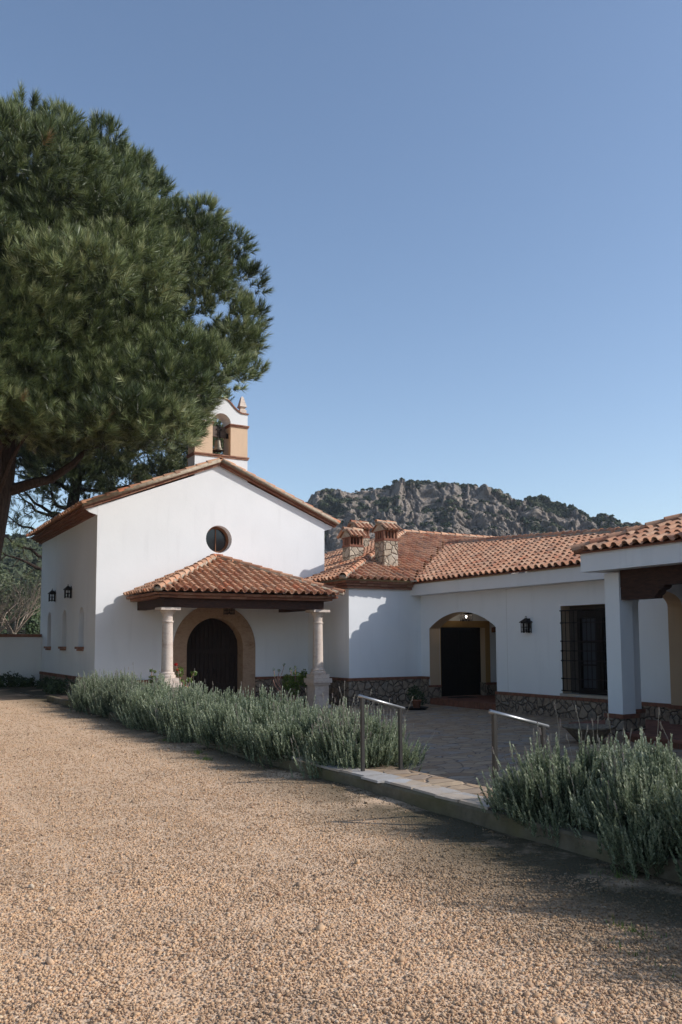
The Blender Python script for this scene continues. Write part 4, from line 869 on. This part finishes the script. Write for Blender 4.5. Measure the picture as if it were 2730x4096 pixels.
# fallen needles, twigs and leaf scraps on the gravel
def litter():
    V_, r_ = [], []
    for k in range(1500):
        d = R.uniform(3.2, 20)**1; a = R.uniform(-.42, .42); x = math.sin(pa)*d+math.cos(pa)*a*d; y = math.cos(pa)*d-math.sin(pa)*a*d
        if x > 4.7 or noise.noise(V(x*.5, y*.5, 12)) < R.uniform(-.35, .35): continue
        z = gh(x, y)+.013; b_ = R.uniform(0, 6.28); l = R.uniform(.02, .07); w_ = R.choice((.0025, .003, .009)); l = l if w_ < .005 else l*.45; dx, dy = math.cos(b_), math.sin(b_)
        V_ += [(x-dx*l, y-dy*l, z), (x-dy*w_, y+dx*w_, z+.003), (x+dx*l, y+dy*l, z+.004), (x+dy*w_, y-dx*w_, z+.001)]; r_.append(R.random())
    tag(npmesh('leaf_litter', np.array(V_), np.arange(len(V_)).reshape(-1, 4), r_, M['twig_dark']), kind='stuff')
simple('twig_dark', (.10, .065, .04), .9, var=.4, scale=9, bump=0)
litter()
# grass tufts in the gravel
def grass():
    V_, r_ = [], []
    for (x, y, n, s) in ((3.78, 3.35, 46, .04), (3.5, 3.1, 26, .035), (4.3, 11.2, 90, .04), (4.45, 11.9, 90, .045), (4.5, 13.6, 50, .05), (4.6, 4.2, 40, .05)):
        for k in range(n):
            a = R.uniform(0, 6.28); d = abs(R.gauss(0, .09)); px, py = x+d*math.cos(a)*.7, y+d*math.sin(a)*1.6; l = s*R.uniform(.6, 1.3); b_ = R.uniform(0, 6.28); dx, dy = .0035*math.cos(b_), .0035*math.sin(b_)
            z = gh(px, py)+.004; tx, ty = px+R.gauss(0, l*.5), py+R.gauss(0, l*.5)
            V_ += [(px-dx, py-dy, z), (px+dx, py+dy, z), (tx, ty, z+l)]; r_.append(R.random())
    tag(npmesh('grass', np.array(V_), np.arange(len(V_)).reshape(-1, 3), r_, M['grass_blade']), kind='stuff')
grass()

# ------------------------------------------------------------------ trees
def pine_crown(name, parent, lobes, ntuft, nn, seed, view=None, tl=.24, nl=.17, wd=.012):
    g = np.random.default_rng(seed); Lb = np.array(lobes); area = Lb[:, 3]**2*Lb[:, 4]; idx = g.choice(len(Lb), ntuft, p=area/area.sum()); q = Lb[idx]
    d = g.normal(size=(ntuft, 3)); d /= np.linalg.norm(d, axis=1)[:, None]; d[:, 2] = np.where(d[:, 2] < -.35, -d[:, 2]*.6, d[:, 2]); d /= np.linalg.norm(d, axis=1)[:, None]
    r = q[:, 3]*g.uniform(.3, 1.0, ntuft)**.25
    c = q[:, :3]+d*r[:, None]*np.array([1, 1, .85])
    ax = d*.9+np.array([0, 0, .6])+g.normal(0, .22, (ntuft, 3)); ax /= np.linalg.norm(ax, axis=1)[:, None]
    s1 = np.cross(ax, g.normal(size=(ntuft, 3))); s1 /= np.linalg.norm(s1, axis=1)[:, None]; s2 = np.cross(ax, s1)
    sz = g.uniform(.75, 1.25, ntuft)
    t = g.uniform(0, 1, (ntuft, nn)); a = g.uniform(0, 2*pi, (ntuft, nn)); sp = (.95-.7*t)[..., None]
    out = s1[:, None]*np.cos(a)[..., None]+s2[:, None]*np.sin(a)[..., None]
    dl = out*sp+ax[:, None]*(.55+.55*t)[..., None]; dl /= np.linalg.norm(dl, axis=2)[..., None]
    p0 = c[:, None]+ax[:, None]*(t*tl)[..., None]*sz[:, None, None]
    wv = np.cross(dl, g.normal(size=(ntuft, nn, 3))); wv /= np.linalg.norm(wv, axis=2)[..., None]
    L_ = nl*g.uniform(.75, 1.15, (ntuft, nn, 1))*sz[:, None, None]
    v = np.stack([p0-wv*wd*.5, p0+wv*wd*.5, p0+dl*L_], 2).reshape(-1, 3); n = ntuft*nn
    lt = g.normal(0, .13, len(Lb))[idx][:, None]; tone = np.clip(lt+g.normal(.5, .14, (ntuft, 1))+.34*(t-.55)+g.normal(0, .11, (ntuft, nn)), 0, .97); dead = g.random(ntuft) < .004; tone[dead] = 1.
    return npmesh(name, v, np.arange(n*3).reshape(-1, 3), tone.ravel(), M['pine_needle'], parent)
def limb(b, p, q, r0, r1, sag=.4, n=6, wob=.12):
    p, q = Vector(p), Vector(q); pts = []
    for i in range(n+1):
        t = i/n; m_ = p.lerp(q, t)+V(R.uniform(-wob, wob), R.uniform(-wob, wob), R.uniform(-wob, wob))*(0 if i in (0, n) else 1)-V(0, 0, sag*math.sin(pi*t)); pts.append(m_)
    b.tube(pts, [r0+(r1-r0)*i/n for i in range(n+1)], 7)
    return pts
def big_pine():
    t = thing('pine_tree', (2.95, 26.3, 0), 'huge stone pine with a dense domed crown overhanging the chapel roof', 'pine tree')
    C_ = V(3.7, 25.2, 10.6); az = math.radians(9); e1 = V(math.cos(az), -math.sin(az), 0); e2 = V(-math.sin(az), -math.cos(az), 0)
    OUT = [(3.6, 17.5), (4.6, 17.2), (5.29, 16.6), (5.62, 15.7), (6.04, 16.6), (6.74, 16.73), (7.53, 16.41), (8.13, 15.75), (8.74, 15.16), (9.29, 14.55), (9.98, 14.24), (10.55, 13.69), (10.98, 12.82), (11.27, 11.57), (11.2, 10.84), (10.84, 10.23), (11.0, 9.76), (10.71, 9.4), (10.22, 9.22), (9.74, 9.03), (9.34, 8.72), (9.14, 8.2), (8.81, 7.8), (8.0, 7.2), (6.5, 6.6), (5.0, 6.4), (3.7, 6.4)]
    pol = sorted((math.atan2(z-10.6, (x-3.7)*1.0062), math.hypot((x-3.7)*1.0062, z-10.6)) for x, z in OUT)
    def Rad(f):
        f = abs(f) if abs(f) <= pi/2 else pi-abs(f); return 0
    PA = [p[0] for p in pol]; PRd = [p[1] for p in pol]
    def rout(a, c):
        f = math.atan2(c, abs(a)); return float(np.interp(f, PA, PRd))
    g = random.Random(5); lobes = []
    ga = pi*(3-5**.5); N_ = 78
    for i in range(N_):
        cz = 1-2*(i+.5)/N_; th = ga*i+g.uniform(-.1, .1); sr = math.sqrt(1-cz*cz); a, b_, c = sr*math.cos(th), sr*math.sin(th), cz
        if b_ < -.15 and g.random() < .62: continue
        rad = g.uniform(1.15, 1.9); ro = rout(a, c)*(1-.22*max(0, b_)); q_ = abs(g.gauss(0, .11)); k = 1-(rad*.88+(.30 if c > -.15 else -.05))/ro-q_*(1 if c > -.15 else .5); dep = 6.6*b_*(1-rad*.7/6.6-q_*1.3)
        p = C_+e1*(a*ro*k)+V(0, 0, c*ro*k)+e2*dep
        if p.x > 6.0 and p.y > 25.6 and p.z-rad < 8.0: p.z = 8.0+rad
        lobes.append((p.x, p.y, p.z, rad, 1.))
    for j in range(36):                                   # the rim, lobe by lobe
        x, z = OUT[0][0], OUT[0][1]; q = (j+g.uniform(-.3, .3)+.3)/35.8*(len(OUT)-2); i0 = int(q); fr_ = q-i0; x = OUT[i0][0]*(1-fr_)+OUT[i0+1][0]*fr_; z = OUT[i0][1]*(1-fr_)+OUT[i0+1][1]*fr_
        rad = g.uniform(.5, .85); d = V((3.7-x), 0, 10.6-z).normalized(); ex = g.uniform(.1, .6) if z > 9.8 else .12; la = (x-3.7)*1.0062+d.x*(rad*.85+ex)
        p = C_+e1*la+V(0, 0, z-10.6+d.z*(rad*.85+ex))+e2*g.uniform(-.4, 1.3); lobes.append((p.x, p.y, p.z, rad, 1.3))
    for i in range(34):                                   # low hanging sprays along the front of the crown
        x = g.uniform(1.5, 9.2); y = g.uniform(20.6, 24.6); z = 7.3+.10*abs(x-5)+(24.6-y)*.14+g.uniform(0, 1.3)
        if x+(24.2-y)*.2 < 9.4: lobes.append((x, y, z, g.uniform(.8, 1.25), .9))
    for i in range(170):
        d = V(g.gauss(0, 1), g.gauss(0, 1), g.gauss(0, 1)).normalized(); k = g.uniform(.2, .70); ro = rout(d.x, d.z); p = C_+e1*(d.x*ro*k)+V(0, 0, d.z*ro*k)+e2*(d.y*5.5*k)
        if p.x > 6 and p.y > 25.4: p.y = 25.0
        lobes.append((p.x, p.y, p.z, g.uniform(1.1, 1.6), .45))
    def clear(l):                                         # keep the sunlit gable and the bell gable free of the crown
        x, y, z, r_ = l[:4]; dv = 26.4-y
        if x+r_*.6 > 9.1 and z-r_ < 9.0: return False
        if dv <= 0: return True
        us, zs = x-1.333*dv, z-1.127*dv
        return us+r_ < 6.4 or zs-r_*1.1 > 7.75-.397*abs(10.53-us)
    lobes = [l for l in lobes if clear(l)]
    for i in range(54): x = g.uniform(1.6, 7.5); y = g.uniform(20.3, 22.6); lobes.append((x*y/22.2, y, 6.75+(y-21.5)*.15+.05*abs(x-5)**1.3+g.uniform(0, 1.5), g.uniform(.75, 1.1), .85))
    pine_crown('crown', t, lobes, 36000, 52, 21, tl=.22, nl=.25, wd=.016)
    b = MB(); tr = [(2.9, 26.3, -.2), (3.0, 26.28, 1.5), (3.25, 26.2, 3.5), (3.5, 26.1, 5.2), (3.7, 26.05, 6.6), (3.85, 26., 9), (3.8, 25.9, 13)]; b.tube(tr, [.46, .40, .36, .33, .30, .22, .08], 12); b.build('trunk', M['bark'], t)
    b = MB()
    for p in g.sample(lobes[:60], 9): 
        z = min(8.6, max(5.4, p[2]-4.2)); f = (z-5.2)/3.8; o = V(3.5+.35*f, 26.1-.1*f, z); limb(b, o, p[:3], .075, .015, .3, 6, .2)
    limb(b, (3.6, 26.05, 6.0), (6.3, 25.2, 7.6), .2, .06, .3); b.build('branch', M['bark'], t)
big_pine()
def far_pine():
    t = thing('pine_tree', (8.7, 41.5, -.5), 'darker pine with long bare lower limbs standing behind the chapel roof', 'pine tree')
    g = random.Random(9); C_ = V(10.8, 41.5, 11.4); lobes = []
    for i in range(70):
        d = V(g.gauss(0, 1), g.gauss(0, 1), g.gauss(0, .8)).normalized(); k = g.uniform(.55, .95); p = C_+V(d.x*6.4*k, d.y*5*k, d.z*(4.2 if d.z > 0 else 3.6)*k); lobes.append((p.x, p.y, p.z, g.uniform(1.0, 1.7), 1.))
    for p in ((6.6, 41, 8.6), (7.4, 40.5, 9.4), (8.3, 40.6, 8.4), (9.2, 41, 7.9), (7.0, 41.5, 10.5), (6.2, 41, 10.2), (7.8, 41.4, 7.6)): lobes.append((*p, .8, .35))
    pine_crown('crown', t, lobes, 12000, 34, 33, tl=.3, nl=.2, wd=.026)
    b = MB(); b.tube([(8.7, 41.5, -.5), (8.7, 41.5, 3), (8.85, 41.5, 7), (9.4, 41.5, 11), (10, 41.5, 14)], [.4, .36, .32, .22, .08], 10); b.build('trunk', M['bark'], t)
    b = MB()
    for q, z in (((6.0, 41, 6.5), 5.7), ((6.3, 40.8, 8.6), 7.4), ((5.9, 41.2, 7.6), 6.6), ((7.3, 40.5, 9.5), 8.), ((6.6, 41.5, 10.4), 9), ((6.1, 41.2, 9.2), 7.6), ((11.8, 41, 9), 8), ((13.5, 41.2, 10), 9), ((12.5, 40.5, 11.5), 10), ((5.6, 41.0, 5.9), 5.0)):
        pts = limb(b, (8.75, 41.5, z), q, .11, .025, .25, 7, .12)
        for m_ in pts[2:]:
            for k in range(3): limb(b, m_, m_+V(g.uniform(-.9, .3), g.uniform(-.4, .4), g.uniform(-.7, .5)), .022, .005, 0, 3, .06)
    b.build('branch', M['bark'], t)
    lb = [(x+g.uniform(-.5, .5), 41+g.uniform(-.4, .4), z, .55, .35) for x, z in ((5.9, 6.4), (6.2, 6.9), (6.4, 7.7), (5.8, 5.7), (6.9, 7.2), (6.2, 8.4), (7.4, 8.4), (5.7, 7.3), (6.7, 6.2))]
    pine_crown('hanging_needles', t, lb, 210, 30, 44, tl=.25, nl=.2, wd=.012)
far_pine()
for i, (x, y, h, r_, lab) in enumerate(((-6.5, 31, 15, 5.2, 'unseen tall broad pine added to dim the sky, beside the garden wall'), (-9, 19, 13, 5., 'unseen tall broad pine added to dim the sky, nearer the camera'), (-3.5, 41, 14, 5., 'unseen tall broad pine added to dim the sky, behind the garden wall'), (-15, 27, 14, 6., 'unseen tall broad pine added to dim the sky, far across the gravel'), (.1, 30.5, 9.5, 3.7, 'unseen shorter pine added to dim the sky, near the huge stone pine'))):  # unseen pines, added to cut sky light on the chapel and garden walls
    t = thing('pine_tree', (x, y, 0), lab, 'pine tree'); g = random.Random(80+i)
    leafcloud('crown', t, [(x+g.uniform(-.6, .6)*r_, y+g.uniform(-.6, .6)*r_, h*g.uniform(.32, .95), r_*g.uniform(.35, .55), r_*g.uniform(.35, .55), h*g.uniform(.1, .16)) for k in range(16)], 5200, .34, M['dark_leaf'], .3)
    b = MB(); b.tube([(x, y, -.3), (x+.2, y, h*.4), (x, y, h*.9)], [.4, .3, .08], 8); b.build('trunk', M['bark'], t)
def bare_tree(x, y, zb, h, lab, seed, spread=1.):
    g = random.Random(seed); t = thing('bare_tree', (x, y, zb), lab, 'tree', 'bare pruned trees beyond the garden wall'); b = MB(); c = MB()
    th = h*.42; b.tube([(x, y, zb), (x+.05, y, zb+th*.5), (x, y, zb+th)], [.15, .12, .13], 8); b.build('trunk', M['pale_bark'], t)
    def grow(p, d, l, r, k):
        pts = [p]; n = 4
        for i in range(n): d = (d+V(g.gauss(0, .09), g.gauss(0, .09), g.gauss(.05, .06))).normalized(); pts.append(pts[-1]+d*l/n)
        c.tube(pts, [r*(1-.55*i/n) for i in range(n+1)], 5 if k > 2 else 4, caps=False)
        if k == 0: return
        for i in range(3 if k > 2 else 4):
            m_ = pts[g.randint(2, n)]; nd = (d+V(g.gauss(0, .5), g.gauss(0, .5), g.gauss(.2, .3))).normalized(); grow(m_, nd, l*g.uniform(.55, .8), r*.48, k-1)
    for i in range(8):
        a = 2*pi*i/8+g.uniform(-.3, .3); grow(V(x, y, zb+th*.96), V(math.cos(a)*.8*spread, math.sin(a)*.8*spread, g.uniform(.55, 1.1)).normalized(), h*g.uniform(.20, .28), .055, 3)
    c.build('branch', M['twig'], t, fix=False)
bare_tree(7.05, 45, -.55, 6.4, 'bare tree with straight pale trunk and twiggy crown beyond the garden wall', 3)
bare_tree(6.05, 44, -.55, 6.2, 'bare tree with forked trunk beyond the garden wall', 8, 1.1)
for x, y, lab in ((7.15, 44.95, 'wire mesh guard around the straight trunked bare tree'), (6.25, 43.9, 'wire mesh guard around the fork trunked bare tree')):
    b = MB(); r_ = .42
    for k in range(14): a = 2*pi*k/14; b.box(x+r_*math.cos(a)-.006, x+r_*math.cos(a)+.006, y+r_*math.sin(a)-.006, y+r_*math.sin(a)+.006, -.55, 2.75)
    for k in range(18): b.tube([(x+r_*math.cos(a), y+r_*math.sin(a), 1.0+k*.1) for a in [2*pi*i/14 for i in range(15)]], .005, 4, caps=False)
    tag(b.build('tree_guard', M['post_steel'], origin=(x, y, -.55)), lab, 'tree guard')
for i, (x, y, h, w_, mt, lab) in enumerate(((9.3, 60, 4.6, 2.0, 'dark_leaf', 'dark evergreen tree close behind the chapel back corner'), (7.6, 62, 3.4, 1.7, 'olive_leaf', 'grey green olive-like tree behind the right bare tree'), (10.6, 68, 7.2, 2.6, 'olive_leaf', 'tall olive green tree rising above its neighbours beyond the wall'), (9.2, 75, 6.2, 2.4, 'dark_leaf', 'dark green tree behind the left bare tree'), (8.0, 66, 4.2, 2.2, 'dark_leaf', 'dark low tree behind the forked bare tree'), (12.6, 74, 5.0, 2.6, 'dark_leaf', 'dark tree beyond the garden wall mostly hidden by the chapel'), (11.0, 84, 8.8, 3.4, 'olive_leaf', 'bushy green tree farthest back below the wooded hill'))):
    t = thing('evergreen_tree', (x, y, -.6), lab, 'tree', 'evergreen trees beyond the garden wall'); g = random.Random(60+i)
    bl = [(x+g.uniform(-.6, .6)*w_, y+g.uniform(-.5, .5)*w_, h*g.uniform(.25, .85), w_*g.uniform(.35, .6), w_*g.uniform(.35, .6), h*g.uniform(.12, .22)) for k in range(12)]
    leafcloud('crown', t, bl, 5200, .13, M[mt], .3)
    b = MB(); b.tube([(x, y, -.6), (x, y, h*.75)], [.2, .06], 7); b.build('trunk', M['bark'], t)

# ------------------------------------------------------------------ hills
def m_rock():
    t = NT('hill_rock', .95); p = t.pos(); r = t.attr('veg')
    n1 = t.noise(p, .035, 6, .6); n2 = t.noise(t.pos((1, 1, .3)), .38, 8, .72); n3 = t.noise(p, .9, 5, .65)
    c = t.ramp(n1, [(.3, (.24, .20, .17)), (.5, (.37, .30, .24)), (.7, (.30, .265, .235))])
    c = t.mix(t.ramp(n2, [(.42, .75), (.54, 0.)]), c, (.095, .085, .075))
    c = t.mix(t.ramp(n3, [(.5, 0.), (.75, .35)]), c, (.44, .38, .32))
    n4 = t.noise(p, .5, 5, .7); vg = t.mix(n4, (.045, .055, .030), (.11, .11, .065))
    c = t.mix(t.ramp(t.math('ADD', r, t.math('MULTIPLY', t.math('SUBTRACT', n4, .5), .9)), [(.48, 0.), (.60, 1.)]), c, vg)
    t.color(c); t.bump(t.math('ADD', n2, t.math('MULTIPLY', n3, .4)), 2.6, 1.); M['rock'] = t.mat
    t = NT('wood_floor', .95); t.color((.04, .055, .022)); M['wood_floor'] = t.mat
m_rock()
m_leaf('scrub', [(0., (.028, .038, .020)), (.6, (.058, .07, .037)), (1., (.095, .10, .058))], .8, 0, .1)
PR = [(16, .07), (20, .10), (24, .132), (26, .15), (27.21, .1569), (27.96, .1731), (28.85, .1784), (30.49, .1819), (31.98, .1843), (33.61, .1902), (34.8, .1904), (35.98, .1904), (37.3, .1877), (38.61, .1854), (39.63, .1817), (40.63, .178), (41.2, .1704), (41.91, .1637), (42.62, .1668), (43.33, .1688), (44.02, .1631), (44.98, .1512), (46.07, .1403), (46.61, .1373), (47.29, .1383), (47.83, .1353), (48.48, .1269), (49.02, .1269), (49.67, .1229), (50.82, .1117), (52.02, .0962), (54, .075), (60, .05)]
def rocky_hill():
    az = np.radians(np.linspace(20, 59, 640)); el = np.interp(np.degrees(az), [q[0] for q in PR], [q[1] for q in PR])+np.interp(np.degrees(az), [28, 31, 44, 47, 52], [0, -.003, -.002, .004, .006])
    dist = np.concatenate([np.linspace(215, 262, 24), np.linspace(262.5, 362, 270), np.linspace(364, 440, 14)]); DC = 360.
    n, m_ = len(az), len(dist); P = np.zeros((m_, n, 3)); veg = np.zeros((m_, n))
    for j, a in enumerate(az):
        sx, sy = math.sin(a), math.cos(a); H = el[j]*DC+1.6
        for i, d in enumerate(dist):
            x, y = sx*d, sy*d
            t = min(1, max(0, (d-225)/(DC-225)))
            b1 = noise.noise(V(x*.018, y*.018, 1.7))
            tt = t+.10*b1*math.sin(pi*t)+.05*noise.noise(V(j*.06, d*.02, 3))*math.sin(pi*t); st = (math.floor(tt*7)+min(1, ((tt*7) % 1)*2.4))/7
            h = H*(.06+.94*((.45*tt+.55*st)**.9)) if d <= DC else H*max(0, 1-((d-DC)/90)**1.5)
            h = min(h, (H-1.6)/DC*d+1.6)
            fade = min(1, t*4)*min(1, max(0, (DC+6-d)/12))
            wq = 9*noise.noise(V(j*.017, h*.03, 6))+4*noise.noise(V(j*.05, h*.07, 2)); q = j*.42+h*.35+wq; hh = h+.5*wq; r1 = 1-abs(noise.noise(V(q*.032+7, d*.02, hh*.026)))*2; r2 = 1-abs(noise.noise(V(q*.10, d*.05+3, hh*.06)))*2; r3 = 1-abs(noise.noise(V(q*.27-h*.12, d*.1, hh*.11)))*2; r4 = noise.noise(V(q*.9, d*.4, hh*.5))
            vo = noise.voronoi(V(q*.17+r4*.25, d*.09, hh*.085))[0]; v2 = noise.voronoi(V(q*.5, d*.3, hh*.34))[0]; push = (r1*4.5+r2*2.4+r3*1.5+r4*1.0+min(1, (vo[1]-vo[0])*3)*1.9+min(1, (v2[1]-v2[0])*3)*1.0-3.6)*fade
            cr = -.6+(noise.noise(V(j*.037, 0, 2))*1.0+noise.noise(V(j*.15, 4, 2))*.45+noise.noise(V(j*.42, 9, 2))*.3)*max(0, 1-abs(d-DC)/40)
            P[i, j] = (x-sx*push, y-sy*push, h+cr+push*.28-.4)
            veg[i, j] = .42+.35*noise.noise(V(x*.03, y*.03, h*.02+5))+.28*noise.noise(V(x*.11, y*.11, h*.06))-.16*(r2-.3)
            if math.degrees(a) < 31: veg[i, j] += .10*(31-math.degrees(a))/3*(1-t)
            if t > .93: veg[i, j] += .06
    idx = np.arange(n*m_).reshape(m_, n); f = np.stack([idx[:-1, :-1], idx[:-1, 1:], idx[1:, 1:], idx[1:, :-1]], -1).reshape(-1, 4)
    o = npmesh('rocky_hill', P.reshape(-1, 3), f, None, M['rock'], smooth=False); at = o.data.attributes.new('veg', 'FLOAT', 'POINT'); at.data.foreach_set('value', veg.ravel().astype(np.float32)); tag(o, kind='structure')
    # scrub and small trees on the slope and along the crest
    pts = []
    rows = [i for i in range(m_) if 225 < dist[i] < 361]
    while len(pts) < 3000:
        i = R.choice(rows); j = R.randrange(n)
        if veg[i, j]+R.gauss(0, .1) > .52: pts.append((P[i, j], R.choice((.5, .6, .8, 1., 1.3, 1.8))))
    ic = [i for i in range(m_) if abs(dist[i]-358) < 3]
    for k in range(46): j = int(R.triangular(110, 590, 200)); i = R.choice(ic); pts.append((P[i, j]+np.array([0, 0, .5]), R.uniform(.5, 1.25)))
    return pts
def clumps(name, pts, mat, zs=.8, leaves=46):
    n = len(pts); c = np.array([p[0] for p in pts]); r = np.array([p[1] for p in pts])
    d = NR.normal(size=(n, leaves, 3)); d /= np.linalg.norm(d, axis=2)[..., None]; d[..., 2] = np.abs(d[..., 2])*1.0-.2
    q = c[:, None]+d*(r[:, None, None]*NR.uniform(.55, 1.05, (n, leaves, 1)))*np.array([1, 1, zs])
    nr = d+NR.normal(0, .45, d.shape); nr /= np.linalg.norm(nr, axis=2)[..., None]; t = np.cross(nr, NR.normal(size=d.shape)); t /= np.linalg.norm(t, axis=2)[..., None]; b_ = np.cross(nr, t); s = (r[:, None, None]*NR.uniform(.2, .42, (n, leaves, 1)))
    v = np.stack([q-t*s, q-b_*s*.8, q+t*s, q+b_*s*.8], 2).reshape(-1, 3)
    k = n*leaves; tag(npmesh(name, v, np.arange(k*4).reshape(-1, 4), np.clip(np.repeat(NR.normal(.45, .2, n), leaves)+NR.normal(0, .12, k), 0, 1), mat), kind='stuff')
clumps('hillside_scrub', rocky_hill(), M['scrub'])
def wooded_hill():
    az = np.radians(np.linspace(-30, 19, 120)); el = np.interp(np.degrees(az), [-30, 0, 6, 8.2, 9.5, 10.4, 11.4, 12.6, 16, 19], [.06, .115, .12, .1225, .1250, .117, .112, .105, .08, .05]); ds = np.linspace(110, 330, 60); P = np.zeros((60, 120, 3))
    for i, d in enumerate(ds):
        t = min(1, (d-110)/150)
        for j, a in enumerate(az): x, y = math.sin(a)*d, math.cos(a)*d; P[i, j] = (x, y, -.7+(el[j]*260-2.5)*(t**1.2)*(1 if d < 262 else max(0, 1-(d-262)/70))+2*noise.noise(V(x*.03, y*.03, 0))*t)
    idx = np.arange(7200).reshape(60, 120); f = np.stack([idx[:-1, :-1], idx[:-1, 1:], idx[1:, 1:], idx[1:, :-1]], -1).reshape(-1, 4); tag(npmesh('wooded_hill', P.reshape(-1, 3), f, None, M['wood_floor'], smooth=True), kind='structure')
    pts = []
    for k in range(2600):
        i = int(R.triangular(4, 42, 36)); j = R.randrange(70, 119); pts.append((P[i, j]+np.array([R.uniform(-2, 2), R.uniform(-2, 2), 1.6]), R.uniform(1.6, 3.1)))
    clumps('pine_wood', pts, M['scrub'], .75, 60)
wooded_hill()

# ------------------------------------------------------------------ air
hz = NT('haze_air'); hz.n.remove(hz.b); pv_ = hz.node('ShaderNodeVolumePrincipled', {'Color': (.78, .87, 1, 1), 'Density': .0002}); hz.l.new(pv_.outputs[0], hz.n['Material Output'].inputs[1])
b = MB(); b.box(-200, 520, -60, 520, -2, 95); tag(b.build('haze', hz.mat), kind='stuff')
